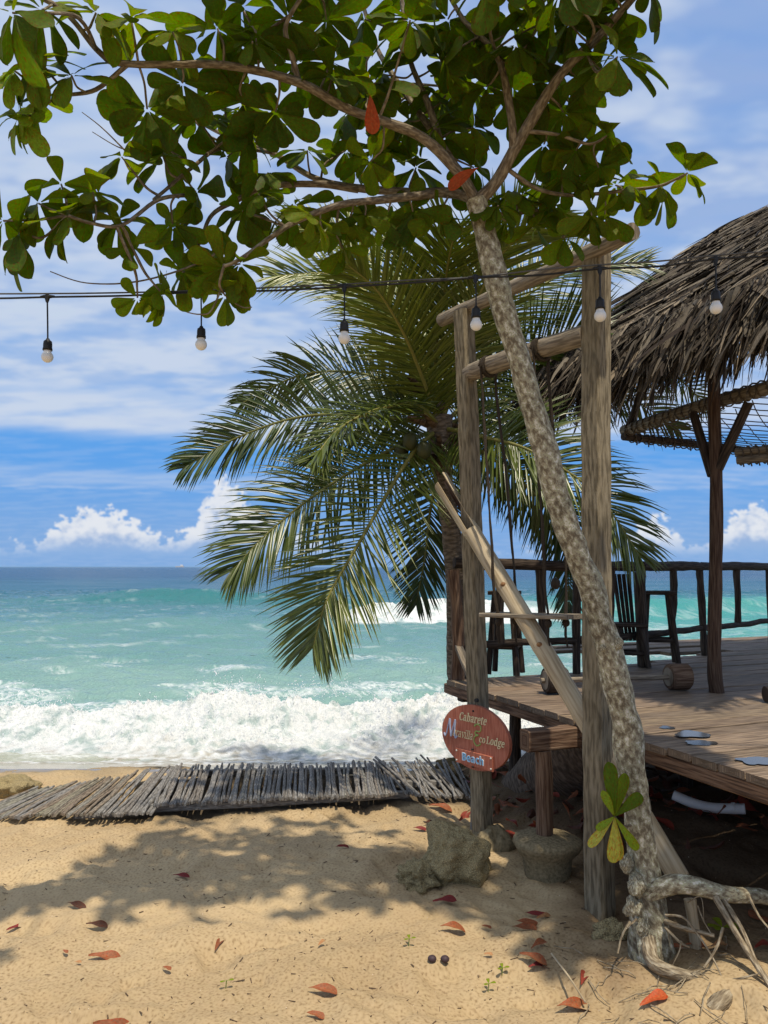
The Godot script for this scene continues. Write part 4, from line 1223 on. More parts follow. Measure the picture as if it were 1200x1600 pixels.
func build_almond() -> void:
	var base := p3(1.093,0.145,-3.28)
	var o := thing("almond_tree", "slender leaning almond tree with lichen spotted trunk and broad dark green leaves", "tree", Vector3(base.x, 0.0, base.z))
	var trunk := curve([p3(1.093,-0.008,-3.24), p3(1.086,0.196,-3.28), p3(1.07,0.471,-3.3), p3(1.042,0.759,-3.3), p3(1.011,0.959,-3.29), p3(0.952,1.214,-3.27), p3(0.876,1.482,-3.25), p3(0.782,1.723,-3.22), p3(0.704,1.976,-3.2), p3(0.636,2.216,-3.18), p3(0.566,2.455,-3.16), p3(0.506,2.67,-3.15), p3(0.455,2.872,-3.14), p3(0.415,3.033,-3.13), p3(0.391,3.133,-3.12)], 14)
	var rad := []
	for i in trunk.size():
		var f := float(i) / (trunk.size() - 1)
		rad.append(lerpf(0.061, 0.045, f) + 0.032 * exp(-pow(f / 0.07, 2.0)))
	var m := spotted(0.75, 3.0)
	m.tube(trunk, rad, 24, 0.17, 15)
	put("trunk", m, M.bark, o)
	# knots and burrs
	for q in [[p3(1.005,0.317,-3.2), 0.06, 1], [p3(0.99,0.23,-3.2), 0.055, 2], [p3(1.024,0.155,-3.19), 0.05, 3], [p3(0.962,1.277,-3.22), 0.035, 4], [p3(0.898,1.267,-3.22), 0.03, 5], [p3(0.544,2.498,-3.12), 0.022, 6], [p3(0.988,0.39,-3.24), 0.045, 7]]:
		m = mb()
		m.lump(q[0] + Vector3(0.012, 0, -0.015), Vector3(0.62, 0.8, 0.62) * q[1], 0.7, 16.0, q[2], 18, 0.16)
		put("burr", m, M.bark, o)
	var fork := p3(0.391,3.122,-3.12)
	bough(o, [fork, p3(0.463,3.187,-3.08), p3(0.53,3.297,-3.03), p3(0.614,3.429,-2.98), p3(0.71,3.559,-2.92), p3(0.823,3.649,-2.86), p3(0.956,3.778,-2.8), p3(1.063,3.905,-2.75)], 0.031, 0.013)
	bough(o, [p3(0.53,3.297,-3.03), p3(0.519,3.401,-3), p3(0.485,3.612,-3), p3(0.442,3.728,-3.02), p3(0.33,3.874,-3.05), p3(0.245,4.083,-3.1)], 0.02, 0.008)
	bough(o, [fork, p3(0.307,3.245,-3.1), p3(0.158,3.362,-3.05), p3(0,3.401,-3), p3(-0.158,3.429,-2.95), p3(-0.337,3.49,-2.88), p3(-0.609,3.504,-2.8), p3(-0.939,3.441,-2.7), p3(-1.023,3.452,-2.66), p3(-1.132,3.563,-2.6), p3(-1.251,3.607,-2.55)], 0.027, 0.008)
	bough(o, [fork, p3(0.308,3.201,-3.2), p3(0.113,3.257,-3.3), p3(-0.161,3.331,-3.4), p3(-0.346,3.435,-3.5), p3(-0.543,3.606,-3.6), p3(-0.767,3.738,-3.7), p3(-1.019,3.915,-3.8)], 0.025, 0.008)
	bough(o, [p3(-0.116,3.309,-3.38), p3(-0.302,3.32,-3.35), p3(-0.525,3.28,-3.3), p3(-0.642,3.212,-3.28), p3(-0.749,3.136,-3.26), p3(-0.792,3.025,-3.25), p3(-0.824,2.939,-3.25)], 0.018, 0.006)
	bough(o, [p3(0.223,3.218,-3.24), p3(0,3.133,-3.12), p3(-0.18,3.053,-3), p3(-0.338,2.95,-2.92), p3(-0.428,2.859,-2.86), p3(-0.541,2.755,-2.82), p3(-0.597,2.719,-2.8)], 0.02, 0.006)
	bough(o, [p3(0.307,3.245,-3.1), p3(0.202,3.522,-3.25), p3(0.106,3.764,-3.4), p3(-0.038,4.146,-3.6), p3(-0.131,4.569,-3.75)], 0.02, 0.009)
	bough(o, [p3(0.245,3.378,-3.15), p3(0.189,3.608,-3.2), p3(0.113,3.845,-3.25), p3(0.081,4.152,-3.3)], 0.018, 0.009)
	bough(o, [p3(-0.335,3.503,-2.9), p3(-0.357,3.582,-2.85), p3(-0.374,3.662,-2.8), p3(-0.297,3.788,-2.78)], 0.013, 0.008)
	bough(o, [p3(-0.799,3.143,-3.1), p3(-0.891,3.05,-2.95), p3(-1,2.9,-2.85), p3(-1.095,2.878,-2.78), p3(-1.164,2.893,-2.75)], 0.009, 0.005)
	bough(o, [p3(-0.543,3.606,-3.6), p3(-0.712,3.463,-3.3), p3(-0.814,3.288,-3.15), p3(-0.904,3.131,-3.05), p3(-0.927,3.074,-3)], 0.012, 0.006)
	bough(o, [p3(-0.939,3.441,-2.7), p3(-1.062,3.356,-2.72), p3(-1.192,3.35,-2.75), p3(-1.3,3.331,-2.78)], 0.009, 0.005)
	bough(o, [p3(0.57,3.361,-3), p3(0.7,3.347,-3), p3(0.828,3.307,-3), p3(0.896,3.336,-3)], 0.009, 0.005)
	bough(o, [p3(0.501,3.24,-3.06), p3(0.639,3.17,-3.1), p3(0.799,3.143,-3.1), p3(1.022,3.142,-3.05), p3(1.121,3.143,-3.02), p3(1.218,3.181,-3)], 0.010, 0.005)
	bough(o, [p3(0.407,3.083,-3.12), p3(0.549,3.107,-3.2), p3(0.697,3.145,-3.25), p3(0.766,3.003,-3.2)], 0.010, 0.005)
	bough(o, [p3(-0.642,3.212,-3.28), p3(-0.675,2.924,-3.1), p3(-0.78,2.822,-3.05), p3(-0.984,2.737,-3), p3(-1.168,2.712,-2.95), p3(-1.29,2.739,-2.9)], 0.006, 0.002, "bare_twig", false)
	bough(o, [p3(-0.617,2.699,-2.9), p3(-0.66,2.578,-2.88), p3(-0.704,2.563,-2.88), p3(-0.753,2.571,-2.88)], 0.0045, 0.002, "bare_twig", false)
	bough(o, [p3(-0.604,2.635,-2.9), p3(-0.547,2.598,-2.9), p3(-0.508,2.598,-2.9)], 0.0035, 0.002, "bare_twig", false)
	bough(o, [p3(-1.034,3.266,-3), p3(-1.122,3.344,-2.95), p3(-1.193,3.392,-2.92)], 0.004, 0.0015, "bare_twig", false)
	bough(o, [p3(-0.957,3.28,-3), p3(-1.043,3.26,-2.95), p3(-1.15,3.311,-2.92)], 0.004, 0.0015, "bare_twig", false)
	bough(o, [p3(0.245,4.083,-3.1), p3(0.35, 3.98, -2.75), p3(0.1, 3.95, -2.45)], 0.01, 0.006)
	bough(o, [p3(-0.131,4.569,-3.75), p3(-0.2, 4.4, -3.2), p3(-0.45, 4.05, -2.5)], 0.012, 0.006)
	bough(o, [p3(0.956,3.778,-2.8), p3(1.063,3.905,-2.75), p3(1.25, 3.92, -2.5), p3(1.5, 3.85, -2.2), p3(1.35, 3.6, -1.95)], 0.016, 0.006)  # unseen bough added to carry the shading leaves
	# rosettes of leaves: where the crown's edge shows
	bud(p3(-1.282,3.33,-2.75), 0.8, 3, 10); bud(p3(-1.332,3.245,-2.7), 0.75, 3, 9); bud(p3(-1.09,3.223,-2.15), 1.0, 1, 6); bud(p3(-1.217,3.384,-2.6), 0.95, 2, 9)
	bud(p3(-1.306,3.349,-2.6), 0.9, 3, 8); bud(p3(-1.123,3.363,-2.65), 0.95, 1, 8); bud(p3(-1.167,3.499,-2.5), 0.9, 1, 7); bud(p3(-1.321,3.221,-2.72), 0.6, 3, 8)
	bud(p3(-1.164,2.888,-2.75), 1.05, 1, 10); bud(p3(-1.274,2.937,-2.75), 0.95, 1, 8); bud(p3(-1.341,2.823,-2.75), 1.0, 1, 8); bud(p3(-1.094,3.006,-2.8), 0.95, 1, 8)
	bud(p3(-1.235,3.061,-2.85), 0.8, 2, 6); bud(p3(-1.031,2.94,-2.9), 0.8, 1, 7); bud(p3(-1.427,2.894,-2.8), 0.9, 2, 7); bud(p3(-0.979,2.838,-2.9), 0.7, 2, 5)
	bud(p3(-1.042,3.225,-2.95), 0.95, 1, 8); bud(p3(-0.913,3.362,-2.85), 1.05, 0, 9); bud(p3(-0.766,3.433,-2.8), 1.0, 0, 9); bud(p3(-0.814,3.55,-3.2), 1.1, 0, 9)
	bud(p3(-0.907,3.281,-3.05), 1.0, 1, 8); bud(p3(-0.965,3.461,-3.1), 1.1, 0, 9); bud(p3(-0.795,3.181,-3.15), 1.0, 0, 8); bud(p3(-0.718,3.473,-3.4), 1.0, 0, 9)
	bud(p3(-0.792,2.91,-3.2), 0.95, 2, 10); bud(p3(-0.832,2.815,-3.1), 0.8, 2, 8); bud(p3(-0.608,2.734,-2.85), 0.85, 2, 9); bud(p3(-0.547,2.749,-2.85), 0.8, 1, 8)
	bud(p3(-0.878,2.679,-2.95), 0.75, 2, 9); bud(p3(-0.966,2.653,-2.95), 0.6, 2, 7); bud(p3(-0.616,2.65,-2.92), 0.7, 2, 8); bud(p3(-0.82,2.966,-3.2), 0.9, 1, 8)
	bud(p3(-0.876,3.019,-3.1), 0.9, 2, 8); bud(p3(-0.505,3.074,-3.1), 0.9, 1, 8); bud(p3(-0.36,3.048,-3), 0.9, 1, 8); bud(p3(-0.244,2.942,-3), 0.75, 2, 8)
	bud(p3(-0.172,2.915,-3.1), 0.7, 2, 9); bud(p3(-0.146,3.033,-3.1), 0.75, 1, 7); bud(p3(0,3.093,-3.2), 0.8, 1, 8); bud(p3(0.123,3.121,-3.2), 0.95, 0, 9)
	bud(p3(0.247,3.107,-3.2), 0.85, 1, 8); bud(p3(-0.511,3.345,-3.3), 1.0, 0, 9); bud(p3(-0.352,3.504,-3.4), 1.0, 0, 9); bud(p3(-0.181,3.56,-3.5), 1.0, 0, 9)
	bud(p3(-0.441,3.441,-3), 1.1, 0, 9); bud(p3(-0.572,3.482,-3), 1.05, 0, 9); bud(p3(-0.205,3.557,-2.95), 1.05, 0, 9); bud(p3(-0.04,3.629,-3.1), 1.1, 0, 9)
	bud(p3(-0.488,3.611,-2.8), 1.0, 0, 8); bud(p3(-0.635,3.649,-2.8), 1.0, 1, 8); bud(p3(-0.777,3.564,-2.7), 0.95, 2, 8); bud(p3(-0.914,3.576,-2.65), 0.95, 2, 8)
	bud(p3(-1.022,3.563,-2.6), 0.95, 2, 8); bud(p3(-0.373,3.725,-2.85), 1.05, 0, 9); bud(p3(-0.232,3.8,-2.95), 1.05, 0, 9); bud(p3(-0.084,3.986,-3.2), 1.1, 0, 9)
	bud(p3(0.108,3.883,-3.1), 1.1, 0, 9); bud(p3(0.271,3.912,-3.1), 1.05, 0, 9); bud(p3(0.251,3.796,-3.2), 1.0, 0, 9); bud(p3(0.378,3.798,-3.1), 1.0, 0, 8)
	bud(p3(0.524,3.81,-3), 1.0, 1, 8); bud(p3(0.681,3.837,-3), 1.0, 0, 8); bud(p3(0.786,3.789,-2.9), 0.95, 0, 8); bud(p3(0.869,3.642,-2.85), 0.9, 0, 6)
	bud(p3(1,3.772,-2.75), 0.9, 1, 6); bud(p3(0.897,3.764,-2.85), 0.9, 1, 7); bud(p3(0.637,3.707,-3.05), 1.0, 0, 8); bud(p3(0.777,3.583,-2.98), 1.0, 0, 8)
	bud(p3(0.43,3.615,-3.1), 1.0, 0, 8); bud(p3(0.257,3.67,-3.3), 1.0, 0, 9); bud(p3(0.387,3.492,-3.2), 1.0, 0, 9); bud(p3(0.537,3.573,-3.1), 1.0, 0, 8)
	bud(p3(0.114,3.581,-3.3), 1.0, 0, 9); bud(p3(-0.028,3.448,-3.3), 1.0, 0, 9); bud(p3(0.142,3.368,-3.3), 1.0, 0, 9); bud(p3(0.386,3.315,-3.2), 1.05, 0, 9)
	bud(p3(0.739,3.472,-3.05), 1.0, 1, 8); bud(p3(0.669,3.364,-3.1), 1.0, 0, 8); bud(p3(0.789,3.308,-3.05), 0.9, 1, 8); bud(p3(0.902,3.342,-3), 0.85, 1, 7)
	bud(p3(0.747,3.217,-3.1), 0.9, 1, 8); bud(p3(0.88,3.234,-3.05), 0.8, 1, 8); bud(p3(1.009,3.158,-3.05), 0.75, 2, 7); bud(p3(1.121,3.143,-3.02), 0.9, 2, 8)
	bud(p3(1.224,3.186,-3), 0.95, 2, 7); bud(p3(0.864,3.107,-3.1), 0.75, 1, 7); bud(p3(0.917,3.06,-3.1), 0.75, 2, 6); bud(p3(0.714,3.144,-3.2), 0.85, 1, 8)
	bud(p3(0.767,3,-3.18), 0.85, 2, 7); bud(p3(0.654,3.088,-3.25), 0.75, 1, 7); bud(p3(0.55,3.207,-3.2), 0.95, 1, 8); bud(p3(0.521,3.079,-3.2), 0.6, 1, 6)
	var r := RandomNumberGenerator.new()
	r.seed = 21
	# the rest of the crown, with unseen leaves added to shade the sand
	for i in 26:
		var b: Vector3 = twigs_from[r.randi() % twigs_from.size()]
		if b.y < 3.6: bud(b + Vector3(r.randf_range(-0.16, 0.16), r.randf_range(-0.1, 0.16), r.randf_range(-0.2, 0.2)), 0.72, r.randi() % 3, 8)
	for i in 44:
		var ux := r.randf_range(-0.75, 1.1)
		var uz := -r.randf_range(2.25, 2.8)
		bud(Vector3(ux, 1.9 - uz * 0.82 + r.randf() * 0.22, uz), 1.0, 0, 9)
	for i in 54:
		var hx := r.randf_range(1.15, 1.95)
		var hz := -r.randf_range(1.95, 2.65)
		bud(Vector3(hx, maxf(r.randf_range(3.45, 3.9), 1.88 - hz * 0.82), hz), 1.05, 0, 9)
	for i in 44:
		var c: Vector3 = twigs_from[r.randi() % twigs_from.size()]
		if c.x < -1.0 or c.x > 0.75: continue
		bud(c + Vector3(r.randf_range(-0.35, 0.35), r.randf_range(0.1, 0.75), r.randf_range(-0.55, 0.55)), r.randf_range(0.85, 1.1), 0 if r.randf() < 0.7 else 1, 8)
	var meshes := []
	for i in 7: meshes.append(leaf_mesh(0.172 * r.randf_range(0.86, 1.14), 0.102 * r.randf_range(0.88, 1.1), r.randf_range(0.05, 0.42), r.randf_range(0.08, 0.35), r.randf_range(0.01, 0.045), i))
	var rest := {}
	var named := 0
	var n := 0
	for q in buds:
		var at: Vector3 = q[0]
		# a twig from the nearest bough
		var best := Vector3.ZERO
		var far := 1e9
		for p in twigs_from:
			var dd := at.distance_to(p)
			if p.y > at.y + 0.25: dd += 0.3
			if dd < far and dd > 0.04:
				far = dd; best = p
		var axis := (at - best).normalized() + Vector3.UP * 0.4
		if far < 1.1:
			var bend := Vector3(r.randf_range(-1, 1), r.randf_range(-1.4, 0.6), r.randf_range(-1, 1)) * far * 0.16
			m = mb()
			var tw := curve([best, best.lerp(at, 0.4) + bend, best.lerp(at, 0.75) + bend * 0.5, at], 5)
			m.tube(tw, taper(clampf(0.004 + far * 0.008, 0.004, 0.009), 0.0035, tw.size()), 6, 0.25, n)
			put("twig", m, M.twig, o)
			axis = (tw[-1] - tw[-3]).normalized() + Vector3.UP * 0.45
		axis = axis.normalized()
		var s1 := axis.cross(Vector3(0.3, 0.1, 1)).normalized()
		var s2 := axis.cross(s1)
		var start := r.randf() * TAU
		for k in q[3] + 1:
			var ph: float = start + k * 2.4 + r.randf_range(-0.25, 0.25)
			var tilt := deg_to_rad(r.randf_range(62, 108))
			var d := axis * cos(tilt) + (s1 * cos(ph) + s2 * sin(ph)) * sin(tilt)
			d = (d + Vector3.DOWN * r.randf_range(0.0, 0.65)).normalized()
			var bs := leaf_basis(d, (axis + Vector3.UP * 0.8 + Vector3(r.randf_range(-0.5, 0.5), 0, r.randf_range(-0.5, 0.5))).normalized())
			var sz: float = q[1] * r.randf_range(0.66, 1.16)
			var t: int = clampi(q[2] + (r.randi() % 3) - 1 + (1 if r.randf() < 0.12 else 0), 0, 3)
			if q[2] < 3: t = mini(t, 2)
			var roll := r.randf()
			if roll < 0.0012: t = 5
			elif roll < 0.006: t = 4
			var xf := Transform3D(bs.scaled_local(Vector3.ONE * sz), at + d * 0.012)
			var which := r.randi() % 7
			if k % 4 == 1 and named < 300 or t == 5:
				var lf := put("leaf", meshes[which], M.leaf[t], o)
				lf.transform = Transform3D(xf.basis, xf.origin - o.position)
				named += 1
			else:
				var key := "%d_%d" % [t, which]
				if not rest.has(key): rest[key] = []
				rest[key].append(xf)
		n += 1
	for key in rest:
		var a: PackedStringArray = key.split("_")
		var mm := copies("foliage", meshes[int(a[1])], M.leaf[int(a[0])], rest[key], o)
		mm.name = "foliage" + ("" if key == rest.keys()[0] else "_%03d" % rest.keys().find(key))
	for q in [[p3(-0.055,3.446,-2.9), Vector3(0.12, -0.9, 0.15)], [p3(0.382,3.208,-3), Vector3(-0.75, -0.4, 0.15)]]:
		var lf := put("leaf", meshes[1], M.leaf[5], o)
		lf.transform = Transform3D(leaf_basis(q[1], Vector3(0.25, 0.5, 0.9)).scaled_local(Vector3.ONE * 0.8), q[0] - o.position)
		lf.set_meta("label", "orange red dying leaf")
	# the sprout low on the trunk
	var sp := p3(0.925,0.601,-3.17)
	m = mb()
	m.tube(curve([p3(1.016,0.536,-3.26), p3(0.964,0.556,-3.2), sp], 4), [0.007, 0.006, 0.005], 6)
	var sprout := put("sprout", m, M.twig, o)
	for q in [[-0.12, 1.0, 0.15, 1.25, 1], [0.22, 0.9, 0.1, 1.0, 2], [0.75, 0.55, -0.05, 0.95, 1], [-0.35, 0.75, 0.25, 0.75, 3], [-0.75, -0.6, 0.35, 0.85, 4], [-0.12, -1.0, 0.3, 1.05, 4], [0.03, -1.0, 0.2, 1.05, 4], [0.5, -0.75, 0.3, 0.85, 3], [-0.55, -0.2, 0.4, 0.6, 3]]:
		var lf := put("leaf", meshes[int(q[3] * 10) % 7], M.leaf[q[4]], sprout)
		lf.transform = Transform3D(leaf_basis(Vector3(q[0], q[1], q[2]), Vector3(-0.25, 0.35, 1)).scaled_local(Vector3(0.62, 1.08, 1) * q[3] * 0.95), sp - origin_of(sprout))
		lf.position = sp - o.position - sprout.position
	# roots laid bare where the sand has gone
	bough(o, [p3(1.081,0.268,-3.26), p3(1.16,0.325,-3.2), p3(1.247,0.331,-3.16), p3(1.365,0.309,-3.14), p3(1.545,0.275,-3.2), p3(1.83,0.174,-3.3), p3(2.128,-0.024,-3.45)], 0.044, 0.022, "root", false)
	bough(o, [p3(1.057,0.106,-3.2), p3(1.046,0.069,-3.1), p3(1.11,0.069,-3.02), p3(1.214,0.066,-2.98), p3(1.304,0.039,-2.92), p3(1.394,-0.015,-2.85)], 0.034, 0.014, "root", false)
	bough(o, [p3(1.083,0.298,-3.28), p3(1.056,0.163,-3.24), p3(1.044,0.066,-3.18), p3(1.052,-0.001,-3.12)], 0.04, 0.03, "root", false)
	var thin := [[p3(1.3,0.308,-3.12), p3(1.318,0.251,-3.04), p3(1.351,0.172,-2.96), p3(1.381,0.1,-2.86)], [p3(1.33,0.301,-3.12), p3(1.352,0.237,-3.02), p3(1.369,0.154,-2.95), p3(1.39,0.112,-2.9)], [p3(1.13,0.18,-3.2), p3(1.181,0.196,-3.1), p3(1.258,0.2,-3.04)], [p3(1.123,0.165,-3.18), p3(1.148,0.148,-3.1), p3(1.172,0.148,-3.06)], [p3(1.297,0.223,-3.05), p3(1.244,0.165,-3), p3(1.191,0.112,-2.98)], [p3(1.124,0.214,-3.18), p3(1.165,0.239,-3.1), p3(1.198,0.2,-3.05), p3(1.225,0.153,-3), p3(1.249,0.086,-2.95)], [p3(1.229,0.276,-3.12), p3(1.236,0.234,-3.08), p3(1.252,0.2,-3.05)], [p3(1.114,0.049,-3), p3(1.112,0.029,-2.93), p3(1.071,0.003,-2.85)], [p3(1.051,0.042,-3.06), p3(1.027,0.016,-3.02)], [p3(0.987,0.18,-3.2), p3(0.931,0.163,-3.12), p3(0.9,0.115,-3.08)], [p3(1.015,0.19,-3.2), p3(0.945,0.201,-3.1)], [p3(1.225,0.075,-2.95), p3(1.283,0.102,-2.92), p3(1.356,0.13,-2.9)], [p3(1.431,0.313,-3.12), p3(1.433,0.271,-3.05), p3(1.456,0.234,-3)], [p3(1.155,0.153,-3.1), p3(1.134,0.115,-3.08), p3(1.101,0.077,-3.06)], [p3(1.203,0.276,-3.15), p3(1.215,0.337,-3.05), p3(1.212,0.26,-3.02)]]
	for i in thin.size():
		bough(o, thin[i], [0.013, 0.011, 0.011, 0.007, 0.006, 0.005, 0.003, 0.006, 0.004, 0.006, 0.005, 0.006, 0.006, 0.004, 0.002][i], [0.009, 0.006, 0.007, 0.003, 0.004, 0.003, 0.002, 0.003, 0.002, 0.003, 0.003, 0.003, 0.003, 0.002, 0.001][i], "root", false)

# ---------------------------------------------------------------- bamboo pole leaning across the swing frame
func build_bamboo() -> void:
	var top := p3(0.367,2.114,-4.78)
	var low := p3(1.273,0.264,-3.42)
	var o := thing("bamboo_pole", "thick dry bamboo pole leaning across the posts, its upper end split open", "bamboo pole", low)
	var d := (low - top).normalized()
	var ln := top.distance_to(low)
	var joint := 0.17 * ln
	var r := 0.051
	# split upper end: two shells with a wide slit between them
	var m := mb()
	var inner := mb()
	var ax := d.cross(Vector3(0, 0, 1)).normalized()
	var ay := ax.cross(d).normalized()
	if ay.z < 0: ay = -ay
	for shell in [[0.2, 2.55], [3.6, 5.9]]:
		var rows := []
		for i in 8:
			var s := joint * i / 7.0 - (0.05 if shell[0] > 1.0 and i == 0 else 0.0)
			var row := []
			for k in 13:
				var a := lerpf(shell[0], shell[1], k / 12.0) - 1.5
				var off := (ax * cos(a) + ay * sin(a))
				var rr := r * (1.0 + 0.16 * (1.0 - i / 7.0) * (1.0 if shell[0] > 1.0 else 0.5))
				row.append([m.add(top + d * s + off * rr, off, Vector2(a * r, s)), inner.add(top + d * s + off * (rr - 0.008), -off, Vector2(a * r, s))])
			rows.append(row)
		for i in 7:
			for k in 12:
				m.quad(rows[i][k][0], rows[i][k + 1][0], rows[i + 1][k + 1][0], rows[i + 1][k][0])
				inner.quad(rows[i][k][1], rows[i][k + 1][1], rows[i + 1][k + 1][1], rows[i + 1][k][1])
		for k in [0, 12]:
			for i in 7:
				m.flat_quad(m.v[rows[i][k][0]], inner.v[rows[i][k][1]], inner.v[rows[i + 1][k][1]], m.v[rows[i + 1][k][0]], ay)
	var se := put("split_end", m, M.bamboo, o)
	put("hollow", inner, M.redpost, se)
	# sound part with its nodes
	var path := []
	var rad := []
	var nodes := [joint, joint + 0.42, joint + 0.83, joint + 1.25, joint + 1.7, joint + 2.2]
	var n := 120
	for i in n + 1:
		var s := lerpf(joint, ln, float(i) / n)
		path.append(top + d * s + Vector3(0, 0.012 * sin(s * 1.4), 0))
		var b := 0.0
		for q in nodes: b = maxf(b, exp(-pow((s - q) / 0.009, 2.0)) - 0.35 * exp(-pow((s - q - 0.022) / 0.012, 2.0)))
		rad.append(r * (1.0 + 0.07 * b) * lerpf(1.0, 0.93, float(i) / n))
	m = mb()
	m.tube(path, rad, 18, 0.012, 3)
	put("stalk", m, M.bamboo, o)
	for q in [nodes[1], nodes[2]]:
		m = mb()
		m.lump(top + d * (q + 0.004) + (ay * 0.9 + ax * 0.1).normalized() * (r * 1.0), Vector3(0.016, 0.013, 0.012), 0.2, 20.0, 3, 8)
		put("bud_scar", m, M.split, o)
	var st := thing("bamboo_stub", "short pale bamboo stake upright under the bare tree root", "stake", p3(1.25,0.052,-3.2))
	m = mb()
	m.tube(curve([p3(1.269,0.226,-3.3), p3(1.274,0.119,-3.28), p3(1.274,0.007,-3.25)], 4), [0.026, 0.025, 0.023], 12, 0.03, 2)
	put("stalk", m, M.bamboo, st)

# ---------------------------------------------------------------- oval sign
func letters(parent: Node, called: String, text: String, font: String, height: float, wide: float, at: Vector2, slant: float, m: Material, c: Vector3, ex: Vector3, ez: Vector3, lift: float, bold := 400, italic := 0.0) -> void:
	var tm := TextMesh.new()
	var f := SystemFont.new()
	f.font_names = PackedStringArray([font]); f.font_weight = bold
	tm.font = f; tm.text = text; tm.font_size = 64; tm.pixel_size = 0.01; tm.depth = 0.004 / maxf(height, 0.01)
	tm.horizontal_alignment = HORIZONTAL_ALIGNMENT_CENTER; tm.vertical_alignment = VERTICAL_ALIGNMENT_CENTER
	var bx := tm.get_aabb()
	var arr := tm.get_mesh_arrays()
	var v: PackedVector3Array = arr[Mesh.ARRAY_VERTEX]
	var nn: PackedVector3Array = arr[Mesh.ARRAY_NORMAL]
	var sx := wide / bx.size.x
	var sy := height / bx.size.y
	var mid := bx.get_center()
	for i in v.size():
		var p := v[i] - mid
		var y := p.y * sy
		var x := p.x * sx + y * italic
		v[i] = c + ex * (at.x + x) + Vector3.UP * (at.y + y + x * slant) + ez * (lift + (0.0012 if p.z > 0 else -0.0012))
		nn[i] = (ex * nn[i].x + Vector3.UP * nn[i].y + ez * nn[i].z).normalized()
	var out := []
	out.resize(Mesh.ARRAY_MAX)
	out[Mesh.ARRAY_VERTEX] = v; out[Mesh.ARRAY_NORMAL] = nn; out[Mesh.ARRAY_INDEX] = arr[Mesh.ARRAY_INDEX]
	var am := ArrayMesh.new()
	am.add_surface_from_arrays(Mesh.PRIMITIVE_TRIANGLES, out)
	put(called, am, m, parent)

# one brush stroke: a rounded ribbon through points on the board
func stroke(m: MB, pts: Array, c: Vector3, ex: Vector3, ez: Vector3, at: Vector2, size: Vector2, r: float) -> void:
	var line := []
	for p in pts: line.append(c + ex * (at.x + p.x * size.x) + Vector3.UP * (at.y + p.y * size.y) + ez * 0.013)
	m.tube(curve(line, 6), [r * 0.7, r, r * 1.1, r, r * 0.7], 6)

